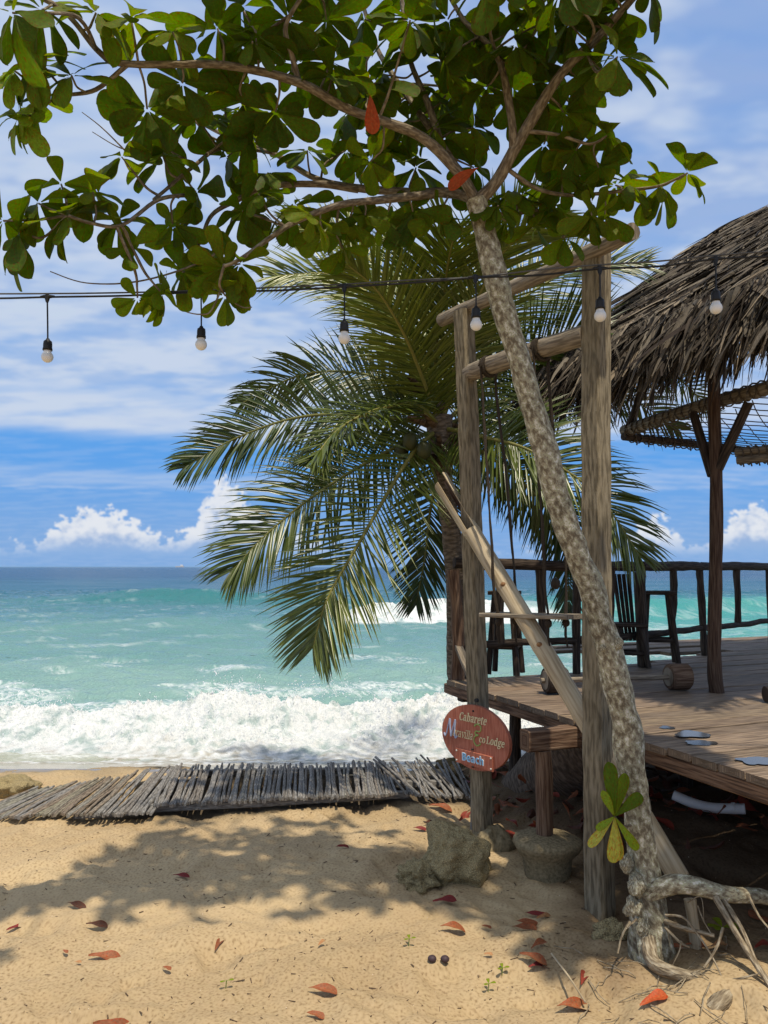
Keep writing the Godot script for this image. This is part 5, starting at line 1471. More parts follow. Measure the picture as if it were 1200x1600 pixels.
func build_sign() -> void:
	var ex := Vector3(0.634, 0, 0.773)
	var ez := Vector3(-0.773, 0, 0.634)
	var c := p3(0.529,0.619,-4.53)
	var o := thing("sign", "oval red painted wooden sign with cream lettering on the swing post", "sign", c)
	var m := spotted(0.55, 9.0)
	var nq := 48
	var rim := []
	for k in nq:
		var a := TAU * k / nq
		rim.append(Vector2(cos(a) * 0.268, sin(a) * 0.183))
	for side in [1.0, -1.0]:
		var mid := m.add(c + ez * 0.011 * side, ez * side, Vector2(0, 0))
		var ids := []
		for q in rim: ids.append(m.add(c + ex * q.x + Vector3.UP * q.y + ez * 0.011 * side, ez * side, Vector2(q.y, q.x)))
		for k in nq: m.tri(mid, ids[k], ids[(k + 1) % nq])
	for k in nq:
		var p: Vector2 = rim[k]
		var q: Vector2 = rim[(k + 1) % nq]
		m.flat_quad(c + ex * p.x + Vector3.UP * p.y + ez * 0.011, c + ex * q.x + Vector3.UP * q.y + ez * 0.011, c + ex * q.x + Vector3.UP * q.y - ez * 0.011, c + ex * p.x + Vector3.UP * p.y - ez * 0.011, ex * p.x + Vector3.UP * p.y)
	put("board", m, M.sign, o)
	var pc := c + Vector3.UP * -0.122 + ex * 0.005 + ez * 0.016
	m = mb()
	m.uo += Vector2(0.3, 0.2)
	m.beam([pc - ex * 0.146, pc + ex * 0.146], 0.014, 0.082, Vector3.UP, 0.002)
	put("name_plate", m, M.sign, o)
	var cream := plain("cream paint", lin(0.70, 0.60, 0.36), 0.6)
	var silver := plain("silver blue paint", lin(0.36, 0.42, 0.58), 0.5)
	var green := plain("leaf green paint", lin(0.30, 0.42, 0.12), 0.6)
	var white := plain("white paint", lin(0.75, 0.78, 0.78), 0.6)
	var blue := plain("blue paint", lin(0.2, 0.42, 0.66), 0.6)
	letters(o, "lettering", "Cabarete", "Droid Serif", 0.052, 0.215, Vector2(-0.006, 0.108), 0.0, cream, c, ex, ez, 0.0135, 700, 0.25)
	letters(o, "lettering", "aravilla", "Droid Serif", 0.050, 0.160, Vector2(-0.088, 0.008), 0.0, cream, c, ex, ez, 0.0135, 400, 0.25)
	letters(o, "lettering", "co", "Droid Serif", 0.030, 0.046, Vector2(0.066, -0.004), 0.0, cream, c, ex, ez, 0.0135, 700, 0.2)
	letters(o, "lettering", "Lodge", "Droid Serif", 0.058, 0.135, Vector2(0.166, -0.002), 0.0, cream, c, ex, ez, 0.0135, 700, 0.2)
	letters(o, "lettering", "Beach", "Droid Sans", 0.050, 0.172, Vector2(0.0, -0.118), 0.0, white, c, ex, ez, 0.0248, 700, 0.0)
	letters(o, "lettering", "Beach", "Droid Sans", 0.044, 0.163, Vector2(0.002, -0.117), 0.0, blue, c, ex, ez, 0.0272, 700, 0.0)
	m = mb()
	stroke(m, [Vector2(-0.55, -0.28), Vector2(-0.42, -0.42), Vector2(-0.22, 0.1), Vector2(-0.08, 0.5)], c, ex, ez, Vector2(-0.19, 0.022), Vector2(0.105, 0.115), 0.0062)
	stroke(m, [Vector2(-0.08, 0.5), Vector2(-0.06, 0.1), Vector2(0.0, -0.4)], c, ex, ez, Vector2(-0.19, 0.022), Vector2(0.105, 0.115), 0.0075)
	stroke(m, [Vector2(0.0, -0.4), Vector2(0.18, 0.1), Vector2(0.36, 0.5)], c, ex, ez, Vector2(-0.19, 0.022), Vector2(0.105, 0.115), 0.0062)
	stroke(m, [Vector2(0.36, 0.5), Vector2(0.3, -0.1), Vector2(0.36, -0.42), Vector2(0.52, -0.3)], c, ex, ez, Vector2(-0.19, 0.022), Vector2(0.105, 0.115), 0.0075)
	put("initial_letter", m, silver, o)
	m = mb()
	stroke(m, [Vector2(-0.42, 0.38), Vector2(-0.1, 0.5), Vector2(0.42, 0.42), Vector2(0.3, 0.18), Vector2(-0.22, 0.16), Vector2(-0.32, 0.02), Vector2(0.1, 0.0)], c, ex, ez, Vector2(0.03, 0.02), Vector2(0.06, 0.12), 0.0055)
	stroke(m, [Vector2(0.1, 0.0), Vector2(-0.4, -0.12), Vector2(-0.5, -0.36), Vector2(-0.1, -0.52), Vector2(0.4, -0.38)], c, ex, ez, Vector2(0.03, 0.02), Vector2(0.06, 0.12), 0.0055)
	put("initial_letter", m, green, o)
	for q in [Vector2(-0.132, -0.095), Vector2(0.14, -0.09), Vector2(-0.132, -0.149), Vector2(0.14, -0.149)]:
		m = mb()
		m.lump(c + ex * q.x + Vector3.UP * q.y + ez * 0.024, Vector3.ONE * 0.006, 0.0, 1.0, 1, 5)
		put("nail", m, M.nail, o)
	for q in [Vector2(-0.004, 0.150), Vector2(-0.002, -0.065), Vector2(0.0, -0.163)]:
		m = mb()
		m.lump(c + ex * q.x + Vector3.UP * q.y + ez * (0.012 if q.y > -0.06 else 0.024), Vector3(0.009, 0.006, 0.005), 0.2, 20.0, 1, 5)
		put("screw_hole", m, M.black, o)

# ---------------------------------------------------------------- string of bulbs
func build_lights() -> void:
	var o := thing("light_string", "string of six white bulbs hung on a black cable across the view", "string light", p3(-0.742,2.716,-3.05))
	var lower := [p3(-7.5, 2.75, -3.6), p3(-4.0, 2.5, -3.3), p3(-2.016,2.709,-3.12), p3(-1.581,2.704,-3.1), p3(-1.378,2.702,-3.08), p3(-1.041,2.701,-3.06), p3(-0.742,2.713,-3.05), p3(-0.438,2.711,-3.03), p3(-0.159,2.723,-3.02), p3(0.102,2.731,-3), p3(0.363,2.745,-2.98), p3(0.607,2.751,-2.97), p3(0.848,2.769,-2.95), p3(1.074,2.771,-2.93), p3(1.291,2.796,-2.92), p3(1.485,2.798,-2.9), p3(1.961,2.813,-2.87), p3(5.5, 3.3, -2.6)]
	var upper := [p3(-7.5, 2.77, -3.6), p3(-4.0, 2.53, -3.3), p3(-2.017,2.73,-3.12), p3(-1.582,2.723,-3.1), p3(-1.153,2.719,-3.08), p3(-0.743,2.72,-3.055), p3(-0.439,2.726,-3.035), p3(-0.16,2.735,-3.025), p3(0.102,2.744,-3.005), p3(0.364,2.749,-2.985), p3(0.608,2.772,-2.97), p3(0.849,2.787,-2.955), p3(1.077,2.794,-2.935), p3(1.294,2.813,-2.925), p3(1.486,2.818,-2.9), p3(1.963,2.843,-2.87), p3(5.5, 3.33, -2.6)]
	var m := mb()
	m.tube(curve(lower, 5), [0.0042], 7)
	put("cable", m, M.black, o)
	m = mb()
	m.tube(curve(upper, 5), [0.0034], 7)
	put("support_wire", m, M.wire, o)
	var tops := [p3(-1.378,2.702,-3.08), p3(-0.742,2.713,-3.05), p3(-0.159,2.723,-3.02), p3(0.363,2.745,-2.98), p3(0.848,2.769,-2.95), p3(1.291,2.796,-2.92)]
	var globes := [p3(-1.37,2.457,-3.08), p3(-0.738,2.499,-3.05), p3(-0.159,2.516,-3.02), p3(0.364,2.558,-2.98), p3(0.846,2.584,-2.95), p3(1.287,2.605,-2.92)]
	for i in 6:
		var t: Vector3 = tops[i]
		var g: Vector3 = globes[i]
		var cap := g + Vector3(0, 0.026, 0)
		m = mb()
		m.tube([t + Vector3(-0.028, 0.001, 0), t + Vector3(-0.01, 0.002, 0), t + Vector3(0.01, 0.002, 0), t + Vector3(0.03, 0.002, 0)], [0.0048, 0.008, 0.008, 0.0048], 8)
		m.tube([t + Vector3(0, 0.012, 0), t + Vector3(0, -0.004, 0), t + Vector3(0, -0.022, 0)], [0.007, 0.011, 0.0055], 8)
		var cl := put("clip", m, M.black, o)
		m = mb()
		m.tube([t, t.lerp(cap, 0.5) + Vector3(0.001, 0, 0), cap + Vector3(0, 0.03, 0)], [0.0032], 6)
		put("lead", m, M.black, cl)
		m = mb()
		m.lathe(cap, [Vector2(0.0, 0.047), Vector2(0.006, 0.046), Vector2(0.0085, 0.04), Vector2(0.016, 0.034), Vector2(0.0175, 0.022), Vector2(0.0175, 0.008), Vector2(0.019, 0.004), Vector2(0.019, -0.004), Vector2(0.0, -0.004)], 14)
		put("socket", m, M.black, cl)
		m = mb()
		var prof := [Vector2(0.0145, 0.024), Vector2(0.0155, 0.016)]
		for k in 11:
			var a := PI * (0.28 + 0.72 * k / 10.0)
			prof.append(Vector2(0.0235 * sin(a), 0.0235 * cos(a) - 0.004))
		m.lathe(g, prof, 18)
		put("bulb", m, M.bulb, cl)

# ---------------------------------------------------------------- mat of sticks at the top of the beach
func mat_of_sticks(o: Node3D, f0: Vector3, f1: Vector3, b0: Vector3, b1: Vector3, n: int, seed: int, wild := 0.02) -> void:
	var r := RandomNumberGenerator.new()
	r.seed = seed
	for i in n:
		var u := (i + 0.5) / n
		var f := f0.lerp(f1, u)
		var b := b0.lerp(b1, u)
		f += (f - b).normalized() * r.randf_range(-0.035, 0.03)
		b += (b - f).normalized() * r.randf_range(-0.11, 0.07) + Vector3(r.randf_range(-wild, wild), 0, 0)
		var lift := r.randf_range(0.0, 0.012)
		f.y += lift; b.y += lift
		var side := r.randf_range(-0.02, 0.02)
		var m := mb()
		var g := r.randf_range(0.6, 1.25)
		var warm := r.randf_range(0.0, 0.16) + (0.22 if seed == 1 and u < 0.7 else 0.0)
		m.col = Color(g * (1 + warm), g * (1.0 + warm * 0.35), g * (1.0 - warm * 0.3))
		var rr := r.randf_range(0.008, 0.0122)
		m.tube(curve([f, f.lerp(b, 0.35) + Vector3(side, r.randf_range(-0.004, 0.006), 0), f.lerp(b, 0.7) + Vector3(side * 0.6, r.randf_range(-0.004, 0.006), 0), b], 2), taper(rr * 1.06, rr * 0.9, 7), 7, 0.2, i)
		put("stick", m, M.stick, o)

func build_boardwalk() -> void:
	var y := 0.065
	var a := thing("stick_mat", "weathered stick mat fanned out flat on the sand, ending low at the beach", "boardwalk", Vector3(-1.7, 0, -5.2))
	var f0 := p3(-2.574,0,-4.927) + Vector3(0, 0.02, 0)
	mat_of_sticks(a, p3(-2.66,0,-4.975) + Vector3(0, 0.015, 0), p3(-1.452,0,-4.951) + Vector3(0, y * 0.8, 0), p3(-2.492,0,-5.579) + Vector3(0, 0.02, 0), p3(-1.543,-0.008,-6.08) + Vector3(0, 0.07, 0), 54, 1, 0.03)
	var b := thing("stick_mat", "long middle stick mat of close grey poles raised on a runner", "boardwalk", Vector3(-0.6, 0, -5.4))
	mat_of_sticks(b, p3(-1.481,0,-5.075) + Vector3(0, y, 0), p3(0.095,0,-5.315) + Vector3(0, y, 0), Vector3(-1.62, 0.065, -6.02), Vector3(0.045, 0.065, -6.16), 92, 2, 0.02)
	var c := thing("stick_mat", "jumbled broken stick mat slumped beside the dark stones", "boardwalk", Vector3(0.3, 0, -5.6))
	mat_of_sticks(c, p3(0.147,0,-5.343) + Vector3(0, 0.05, 0), p3(0.622,0,-5.4) + Vector3(0, 0.02, 0), Vector3(-0.05, 0.1, -6.1), Vector3(0.5, 0.1, -6.15), 22, 3, 0.12)
	for q in [[p3(-1.552,0,-4.975) + Vector3(0, 0.02, 0), p3(-0.744,0,-5.101) + Vector3(0, 0.02, 0), b], [p3(-0.746,0,-5.113) + Vector3(0, 0.02, 0), p3(0.172,0,-5.287) + Vector3(0, 0.02, 0), b], [Vector3(-1.6, 0.0, -5.9), Vector3(0.1, 0.0, -6.0), b], [p3(-1.985,0,-4.903) + Vector3(0, 0.0, 0), p3(-1.548,0,-4.963) + Vector3(0, 0.01, 0), a], [Vector3(0.02, 0.03, -5.5), Vector3(0.42, 0.02, -5.55), c]]:
		var m := mb()
		m.beam([q[0] + Vector3(0, 0.015, -0.16), q[1] + Vector3(0, 0.015, -0.16)], 0.05, 0.045, Vector3.UP, 0.006, 0.002)
		put("runner", m, M.stick, q[2])

# ---------------------------------------------------------------- furniture on the deck
func stool(called: String, label: String, at: Vector3, h: float, w: float, yaw: float, cat: String) -> Node3D:
	var o := thing(called, label, cat, at)
	var ex := Vector3(cos(yaw), 0, sin(yaw))
	var ez := Vector3(-sin(yaw), 0, cos(yaw))
	var m := mb()
	for k in 3:
		m = mb()
		var c := at + Vector3(0, h, 0) + ez * (k - 1) * w * 0.33
		m.beam([c - ex * w * 0.55, c + ex * w * 0.55], w * 0.32, 0.03, Vector3.UP, 0.005, 0.002, k)
		put("seat_slat", m, M.darklog, o)
	var feet := []
	for sx in [-1.0, 1.0]:
		for sz in [-1.0, 1.0]:
			var t: Vector3 = at + Vector3(0, h - 0.015, 0) + ex * sx * w * 0.33 + ez * sz * w * 0.3
			var f: Vector3 = at + ex * sx * w * 0.55 + ez * sz * w * 0.5
			feet.append([f, t])
			m = mb()
			m.tube([f, f.lerp(t, 0.5), t], [0.024, 0.023, 0.022], 8, 0.15, int(sx * 3 + sz))
			put("leg", m, M.darklog, o)
	for q in [[0, 1], [2, 3], [0, 2], [1, 3]]:
		var a: Vector3 = feet[q[0]][0].lerp(feet[q[0]][1], 0.34)
		var b: Vector3 = feet[q[1]][0].lerp(feet[q[1]][1], 0.34)
		m = mb()
		m.tube([a, b], [0.016], 7)
		put("stretcher", m, M.darklog, o)
	return o

func build_furniture() -> void:
	stool("bar_stool", "tall dark log bar stool beside the railing, right of the slatted chair", p3(2.357,0.78,-6.669), 0.6, 0.26, 0.25, "stool")
	var ch := stool("log_chair", "dark log chair with slatted back at the far railing", p3(2.055,0.78,-6.497), 0.34, 0.24, 0.2, "chair")
	var at := p3(2.055,0.78,-6.497)
	var m := mb()
	m.tube([at + Vector3(0.09, 0, 0.06), at + Vector3(0.08, 0.4, 0.06), at + Vector3(0.075, 0.78, 0.05)], [0.05, 0.048, 0.047], 10, 0.1, 3)
	put("back_post", m, M.darklog, ch)
	for k in 4:
		m = mb()
		m.tube([at + Vector3(-0.04 + k * 0.032, 0.2, -0.05), at + Vector3(-0.09 + k * 0.04, 0.76, -0.10)], [0.015, 0.018], 7, 0.1, k)
		put("back_slat", m, M.darklog, ch)
	stool("log_stool", "rustic wooden stool half hidden behind the swing post at the deck corner", p3(0.941,0.78,-6.032), 0.62, 0.2, 0.4, "stool")
	var r0 := p3(1.97,0.78,-5.223) + Vector3(0, 0.088, 0)
	var l0 := p3(1.113,0.78,-5.066) + Vector3(0, 0.088, 0)
	var o := thing("log_barbell", "homemade barbell of two log discs on a wooden bar lying on the deck", "barbell", r0)
	var d := (r0 - l0).normalized()
	for q in [r0, l0]:
		m = mb()
		var c: Vector3 = q
		m.tube([c - d * 0.07, c - d * 0.06, c + d * 0.06, c + d * 0.07], [0.078, 0.086, 0.086, 0.078], 20, 0.05, 4)
		put("log_disc", m, M.redpost if q == r0 else M.darklog, o)
		m = mb()
		m.tube([c - d * 0.072, c - d * 0.0735], [0.062, 0.06], 18)
		put("cut_face", m, M.log, o)
	m = mb()
	m.tube([l0 - d * 0.1, r0 + d * 0.09], [0.017], 9, 0.05, 2)
	put("bar", m, M.log, o)
	var e := p3(2.342,0.78,-4.736) + Vector3(0, 0.05, 0)
	o = thing("log_dumbbell", "small dark log dumbbell at the right edge of the sunlit deck", "dumbbell", e)
	for q in [0.0, 0.22]:
		m = mb()
		m.tube([e + Vector3(q - 0.03, 0, 0), e + Vector3(q + 0.03, 0, 0)], [0.048], 16, 0.05, 3)
		put("log_disc", m, M.darklog, o)
	m = mb()
	m.tube([e, e + Vector3(0.22, 0, 0)], [0.014], 8)
	put("bar", m, M.log, o)

# ---------------------------------------------------------------- rocks, footings, logs
func build_rocks() -> void:
	var m := mb()
	m.lump(p3(0.372,0.055,-4.12) + Vector3(0, 0.02, -0.05), Vector3(0.19, 0.17, 0.19), 0.5, 4.0, 3, 70, 0.10)
	var ro := put("coral_rock", m, M.rock)
	tag(ro, "knobbly yellowish coral rock at the foot of the signposted post", "rock")
	m = mb()
	m.lump(p3(0.182,0.011,-4.1) + Vector3(0, -0.01, 0), Vector3(0.11, 0.07, 0.12), 0.7, 9.0, 6, 40, 0.2)
	tag(put("coral_rock", m, M.rock), "low grey coral lump at the rock's seaward end, beside open sand", "rock")
	m = mb()
	m.lump(p3(0.618,-0.069,-4.45) + Vector3(0, -0.02, -0.1), Vector3(0.15, 0.17, 0.2), 0.5, 4.0, 9, 40, 0.05)
	tag(put("concrete_lump", m, M.concrete), "rough concrete lump holding the signposted swing post", "concrete footing")
	m = mb()
	var c := dk(1.66, -0.2)
	c.y = -0.07
	m.lathe(c, [Vector2(0.0, 0.27), Vector2(0.06, 0.272), Vector2(0.14, 0.262), Vector2(0.172, 0.25), Vector2(0.178, 0.23), Vector2(0.16, 0.2), Vector2(0.13, 0.165), Vector2(0.122, 0.1), Vector2(0.112, 0.0), Vector2(0.115, -0.1)], 40, 0.14, 4)
	tag(put("concrete_footing", m, M.concrete), "flower pot shaped concrete footing under the red brown deck post", "concrete footing")
	m = mb()
	m.lump(p3(0.998,0,-3.438) + Vector3(0, 0.02, 0), Vector3(0.09, 0.05, 0.07), 0.8, 9.0, 12, 30, 0.2)
	tag(put("coral_stone", m, M.rock), "small pale coral stone between the bare post foot and the tree", "stone")
	m = mb()
	m.lump(p3(-2.526,0,-5.26) + Vector3(-0.12, 0.02, -0.4), Vector3(0.16, 0.08, 0.12), 0.6, 6.0, 14, 30, 0.05)
	m.col = Color(1, 1, 1)
	tag(put("ochre_rock", m, M.rock), "ochre rock by the wet sand past the fanned sticks", "rock")
	for q in [[p3(0.585,-0.022,-5.9), 0.13, "dark stone at the broken end of the stick mat"], [p3(0.583,-0.032,-6.4), 0.11, "mossy brown stone behind the broken stick mat, near the surf"], [p3(0.863,-0.072,-5.6), 0.12, "blackish stone in the shade below the deck corner"]]:
		m = mb()
		m.col = Color(0.45, 0.42, 0.4)
		m.lump(q[0] + Vector3(0, -0.03, 0), Vector3(1.3, 0.8, 1.0) * q[1], 0.7, 6.0, int(q[1] * 1000), 30, 0.08)
		tag(put("stone", m, M.rock), q[2], "stone")
	m = mb()
	m.col = Color(0.75, 0.7, 0.68)
	m.tube(curve([p3(0.867,-0.456,-6.3), p3(1.111,-0.035,-5.7), p3(1.293,0.357,-5.2), p3(1.429,0.525,-5)], 8), [0.23, 0.25, 0.24], 20, 0.13, 6)
	tag(put("old_log", m, M.palmtrunk), "thick old palm log lying in the dark under the deck", "log")
	m = mb()
	m.col = Color(0.7, 0.66, 0.62)
	m.lump(p3(2.126,-0.082,-4.7), Vector3(0.4, 0.14, 0.3), 0.6, 3.0, 17, 36, 0.05)
	tag(put("stone", m, M.rock), "broad dark boulder half buried under the deck behind the roots", "stone")
	m = mb()
	m.tube(curve([p3(1.688,0.274,-4.6), p3(1.772,0.245,-4.55), p3(1.869,0.231,-4.5), p3(2.022,0.248,-4.42)], 5), [0.028], 14)
	var pipe := put("white_pipe", m, M.pvc)
	tag(pipe, "white plastic pipe lying in the shadow beneath the deck", "pipe")
	m = mb()
	m.tube([p3(1.963,0.243,-4.45), p3(1.977,0.246,-4.44)], [0.031], 14)
	put("coupling", m, M.pvc, pipe)
	m = mb()
	m.tube(curve([p3(1.271,0,-2.943) + Vector3(0, 0.02, 0), p3(1.274,0,-2.935) + Vector3(-0.01, 0.05, 0), p3(1.222,0,-2.87) + Vector3(-0.01, 0.06, 0), p3(1.157,0,-2.839) + Vector3(0, 0.03, 0)], 5), taper(0.018, 0.026, 16), 10, 0.35, 4)
	tag(put("driftwood", m, M.root), "short curled grey driftwood piece in the bottom corner sand", "driftwood")
	m = mb()
	m.tube(curve([p3(0.682,0,-3.255) + Vector3(0, 0.03, 0), p3(0.711,0,-3.073) + Vector3(0, 0.03, 0), p3(0.733,0,-2.922) + Vector3(0, 0.02, 0)], 4), [0.004], 6)
	tag(put("straw", m, M.bamboo), "thin straight straw lying on sand beside the orange leaf", "straw")

# ---------------------------------------------------------------- fallen leaves and small bits
func fallen(at: Vector3, size: float, yaw: float, tilt: float, curl: float, tone: int, label: String) -> void:
	at.y = ground(at.x, at.z)
	var me := leaf_mesh(size * 0.78, size * 0.38, curl, 0.3 + curl * 0.8, 0.05, int(at.x * 100) + 999)
	var o := MeshInstance3D.new()
	o.mesh = me; o.material_override = M.dry[tone]; o.name = numbered("fallen_leaf")
	var d := Vector3(cos(yaw), sin(tilt), sin(yaw))
	o.transform = Transform3D(leaf_basis(d, Vector3(0.1 * sin(yaw * 3.0), 1.0 if curl > 0 else -1.0, 0.25)), at + Vector3(0, 0.012 + absf(curl) * size * 0.22, 0))
	add_child(o, true)
	tag(o, label, "leaf", "fallen almond leaves on the sand")

func build_litter() -> void:
	fallen(p3(0.232,0,-3.792), 0.15, -0.15, 0.08, 0.1, 3, "large flat wine red leaf on shaded sand beside the coral rock")
	fallen(p3(0.247,0,-3.497), 0.15, -0.1, 0.1, 0.45, 1, "curled orange brown leaf on sunlit sand in front of the coral rock")
	fallen(p3(-1.501,0,-3.778), 0.13, 0.4, 0.1, 0.35, 4, "dark curled leaf lying in the tree shadow near its outer edge")
	fallen(p3(-1.325,0,-3.545), 0.12, 0.0, 0.05, 0.3, 4, "thin dark purple leaf below the dark curled one")
	fallen(p3(-1.215,0,-3.286), 0.17, 0.0, 0.03, 0.3, 1, "long orange red leaf on the bright sand")
	fallen(p3(-1.684,0,-3.557), 0.13, -0.7, 0.1, 0.3, 3, "red brown leaf at the far end of the tree shadow, by the picture's edge")
	fallen(p3(-0.713,0,-3.371), 0.09, -1.3, 0.7, 0.4, 2, "small brown leaf standing up on its edge in the middle sand")
	fallen(p3(-0.283,0,-3.002), 0.14, 0.05, 0.03, 0.25, 1, "orange leaf lying lengthwise on open sand near the bottom")
	fallen(p3(-0.279,0,-2.87), 0.09, 0.3, 0.05, 0.2, 1, "small rounded orange leaf, lowest in the middle sand")
	fallen(p3(-1.025,0,-2.832), 0.18, 0.05, 0.05, 0.4, 2, "brown crumpled leaf cut by the bottom of the picture")
	fallen(p3(-0.273,0,-4.452), 0.1, -0.25, 0.05, 0.25, 3, "wine red leaf alone in the middle of the tree shadow")
	fallen(p3(-1.087,0,-4.087), 0.11, 0.0, 0.03, 0.2, 3, "slim reddish leaf lying flat in the tree shadow")
	fallen(p3(0.755,0,-3.073), 0.12, -1.0, 0.35, 0.3, 0, "folded red leaf on the sand in front of the bare post foot")
	fallen(p3(0.909,-0,-2.855), 0.15, -0.3, 0.3, 0.15, 6, "bright orange red leaf lit up in the bottom sand")
	fallen(p3(0.624,0,-2.902), 0.2, -0.2, 0.06, 0.45, 1, "long curled orange brown leaf beside the straw")
	fallen(p3(0.552,0,-3.255), 0.14, 0.4, 0.1, 0.4, 2, "crumpled brown leaf, upper one of the small heap at the shadow edge")
	fallen(p3(0.579,0,-3.205), 0.15, -0.3, 0.15, 0.45, 3, "dark wine leaf, lower one of the small heap at the shadow edge")
	fallen(p3(0.609,0,-3.307), 0.12, -0.6, 0.3, 0.3, 1, "orange leaf propped behind the small heap at the shadow edge")
	fallen(p3(0.596,0,-3.607), 0.14, 0.1, 0.03, 0.3, 1, "orange brown leaf in shade below the concrete footing")
	fallen(p3(0.692,0,-3.619), 0.13, -0.5, 0.05, 0.3, 5, "pale brown leaf in shade between footing and bare post")
	fallen(p3(0.655,0,-3.704), 0.14, 0.3, 0.03, 0.2, 3, "wine leaf lying closest to the concrete footing")
	fallen(p3(0.562,0,-3.503), 0.14, 0.1, 0.02, 0.15, 2, "narrow brown leaf at the shadow edge before the footing")
	fallen(p3(0.434,0,-3.557), 0.06, 0.5, 0.1, 0.2, 2, "small brown leaf between rock and leaf heap")
	fallen(p3(0.175,0,-4.81), 0.12, 0.2, 0.03, 0.3, 3, "wine leaf on shaded sand just before the stick mat")
	fallen(p3(0.244,0,-4.856), 0.12, -0.5, 0.1, 0.35, 4, "dark folded leaf next to the wine leaf by the stick mat")
	fallen(p3(0.299,0,-5.26), 0.2, 0.15, 0.05, 0.3, 1, "large orange leaf against the broken stick mat")
	fallen(p3(1.486,0,-3.205), 0.12, -0.4, 0.2, 0.3, 0, "red leaf at the picture's edge beyond the roots")
	fallen(p3(1.15,0,-3.265), 0.09, 0.6, 0.4, 0.3, 1, "orange leaf caught under the roots near the trunk")
	fallen(p3(1.229,0,-3.255), 0.12, 0.0, 0.1, 0.3, 1, "orange brown leaf under the roots at the bamboo stub")
	fallen(p3(1.316,0,-3.215), 0.11, -0.4, 0.1, 0.2, 5, "pale orange leaf under the outer thin roots")
	fallen(p3(0.013,0,-3.9), 0.05, 0.1, 0.1, 0.1, 1, "small orange leaf in shade seaward of the coral rock")
	fallen(p3(-0.278,0,-3.366), 0.06, -1.0, 0.2, 0.15, 5, "tiny round orange leaf on sunlit sand, middle of the beach")
	fallen(p3(-0.881,0,-3.185), 0.06, 0.6, 0.2, 0.2, 1, "tiny orange leaf on bright sand")
	fallen(p3(-1.34,0,-3.333), 0.05, 0.7, 0.2, 0.2, 1, "tiny orange leaf just above the long orange red leaf")
	fallen(p3(-1.252,0,-3.235), 0.04, 0.2, 0.2, 0.2, 5, "round pale orange scrap beside the long orange red leaf")
	fallen(p3(0.409,0,-3.296), 0.05, 0.2, 0.2, 0.2, 5, "small pinkish leaf near the two dark seeds")
	for q in [[p3(0.195,0,-3.245), "dark round seed, the first of a pair on sunlit sand"], [p3(0.247,0,-3.245), "dark round seed with a crease, nearer the leaf heap"]]:
		var m := mb()
		m.lump(Vector3(q[0].x, ground(q[0].x, q[0].z) + 0.012, q[0].z), Vector3(0.018, 0.014, 0.016), 0.1, 20.0, 5, 8)
		tag(put("seed", m, plain("dark seed", lin(0.05, 0.03, 0.035), 0.6)), q[1], "seed")
	var labels := ["tiny green seedling near the small pinkish leaf", "tiny green seedling, lower of the pair on sunlit sand", "tiny green seedling on sand before the curled orange brown leaf", "green seedling sprouting among the roots by the bamboo stub", "tiny green shoot on the bright middle sand"]
	var at := [p3(0.471,0,-3.205), p3(0.404,0,-3.118), p3(0.102,0,-3.35), p3(1.431,0,-3.382), p3(-0.606,0,-3.064)]
	var lf := leaf_mesh(0.035, 0.022, 0.2, 0.2, 0.02, 5)
	for i in 5:
		var p: Vector3 = at[i]
		p.y = ground(p.x, p.z)
		var o := thing("seedling", labels[i], "seedling", p)
		var m := mb()
		m.tube([p - Vector3(0, 0.01, 0), p + Vector3(0.004, 0.03, 0)], [0.002], 5)
		put("stem", m, plain("seedling stem", lin(0.15, 0.2, 0.05)), o)
		for k in (3 if i < 3 else 2) + (3 if i == 3 else 0):
			var l := put("leaf", lf, M.leaf[3], o)
			var sc := 1.9 if i == 3 else 0.8
			l.transform = Transform3D(leaf_basis(Vector3(cos(k * 2.3), 0.4, sin(k * 2.3)), Vector3.UP).scaled_local(Vector3.ONE * sc), Vector3(0.004, 0.028, 0))
	# heaps of dry leaves in the dark under the deck
	var r := RandomNumberGenerator.new()
	r.seed = 44
	var shape := leaf_mesh(0.14, 0.07, 0.4, 0.6, 0.06, 17)
	var flatter := leaf_mesh(0.13, 0.065, 0.15, 0.3, 0.05, 18)
	for t in 4:
		var list := []
		for i in 55:
			var x := r.randf_range(0.55, 2.6)
			var z := -r.randf_range(4.7, 6.2) + 0.2 * x
			if r.randf() < 0.2: z += r.randf_range(0.2, 0.9)
			if x < 0.95 and z > -4.6: x += 0.5
			var bs := leaf_basis(Vector3(r.randf_range(-1, 1), r.randf_range(-0.2, 0.35), r.randf_range(-1, 1)), Vector3(r.randf_range(-0.4, 0.4), 1 if r.randf() < 0.6 else -1, r.randf_range(-0.4, 0.4)))
			list.append(Transform3D(bs.scaled_local(Vector3.ONE * r.randf_range(0.7, 1.15)), Vector3(x, ground(x, z) + r.randf_range(0.015, 0.06), z)))
		copies("leaf_litter", shape if t % 2 == 0 else flatter, M.dry[[0, 2, 4, 2][t]], list)
	# bits of bark, twig and shell on the sand
	var bit := BoxMesh.new()
	bit.size = Vector3(1, 0.35, 0.45)
	var bits := []
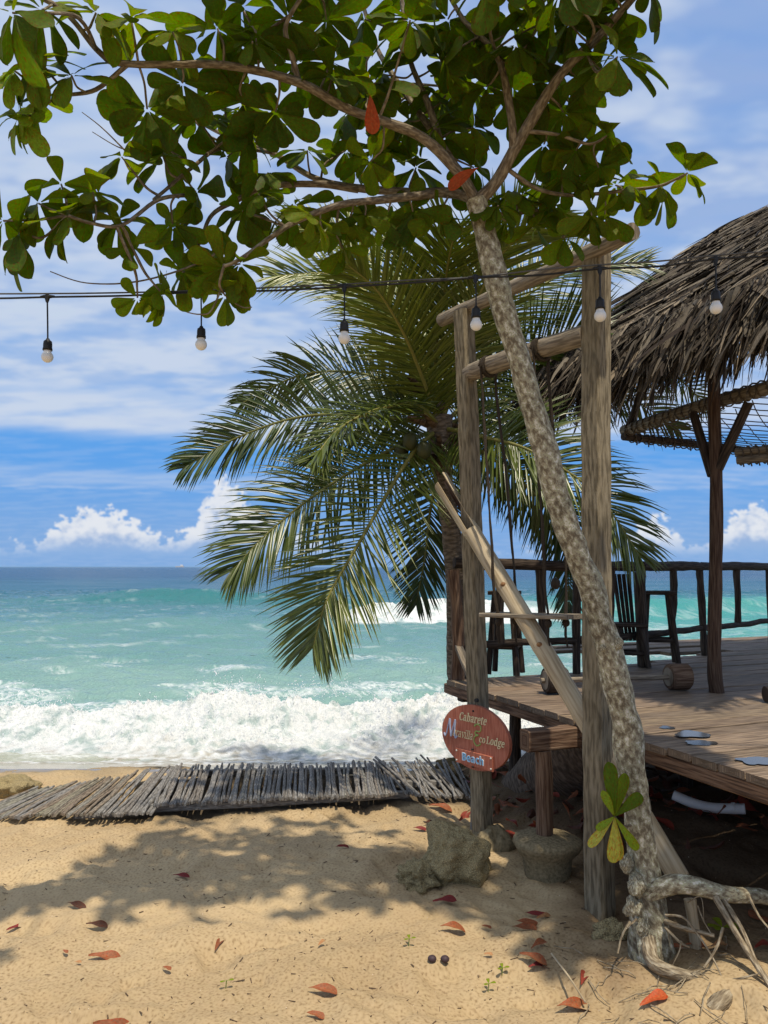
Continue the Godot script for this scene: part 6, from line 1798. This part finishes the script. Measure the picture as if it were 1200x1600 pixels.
	for i in 2600:
		var z := -r.randf_range(2.4, 5.6)
		var x := r.randf_range(-0.62, 0.62) * -z * 0.95
		if nz.get_noise_2d(x * 14.0 + 5.0, z * 14.0) < -0.12 and r.randf() < 0.8: continue
		var s := 0.0025 + 0.008 * pow(r.randf(), 2.0)
		bits.append(Transform3D(Basis.from_euler(Vector3(r.randf_range(-0.3, 0.3), r.randf() * 6.0, r.randf_range(-0.3, 0.3))).scaled_local(Vector3(s * r.randf_range(0.8, 3.4), s * 0.7, s)), Vector3(x, ground(x, z) + 0.001, z)))
	for i in 150:
		var z := -r.randf_range(2.5, 5.2)
		var x := r.randf_range(-0.6, 0.6) * -z
		var s := r.randf_range(0.009, 0.02)
		bits.append(Transform3D(Basis.from_euler(Vector3(r.randf_range(-0.2, 0.2), r.randf() * 6.0, r.randf_range(-0.3, 0.3))).scaled_local(Vector3(s * r.randf_range(1.0, 3.0), s * 0.25, s * r.randf_range(0.2, 0.7))), Vector3(x, ground(x, z) + 0.002, z)))
	copies("beach_debris", bit, plain("dark bits", lin(0.1, 0.065, 0.04), 0.9), bits)
	bits = []
	for i in 320:
		var z := -r.randf_range(2.4, 5.0)
		var x := r.randf_range(-0.6, 0.6) * -z
		var s := r.randf_range(0.002, 0.006)
		bits.append(Transform3D(Basis.from_euler(Vector3(r.randf(), r.randf() * 6.0, r.randf())).scaled_local(Vector3.ONE * s), Vector3(x, ground(x, z) + 0.001, z)))
	copies("shell_debris", bit, plain("pale bits", lin(0.6, 0.5, 0.38), 0.8), bits)
	# fine dry rootlets over the sand near the tree
	var hair := mb()
	for i in 46:
		var p := Vector3(r.randf_range(0.75, 1.7), 0, -r.randf_range(2.55, 3.25))
		var a := r.randf() * TAU
		var line := []
		for k in 5:
			line.append(Vector3(p.x, ground(p.x, p.z) + 0.006 + 0.012 * sin(k * 0.8), p.z))
			a += r.randf_range(-0.5, 0.5)
			p += Vector3(cos(a), 0, sin(a)) * r.randf_range(0.02, 0.05)
		hair.tube(line, [r.randf_range(0.0012, 0.0028)], 4)
	put("rootlet_debris", hair, M.root).set_meta("kind", "stuff")
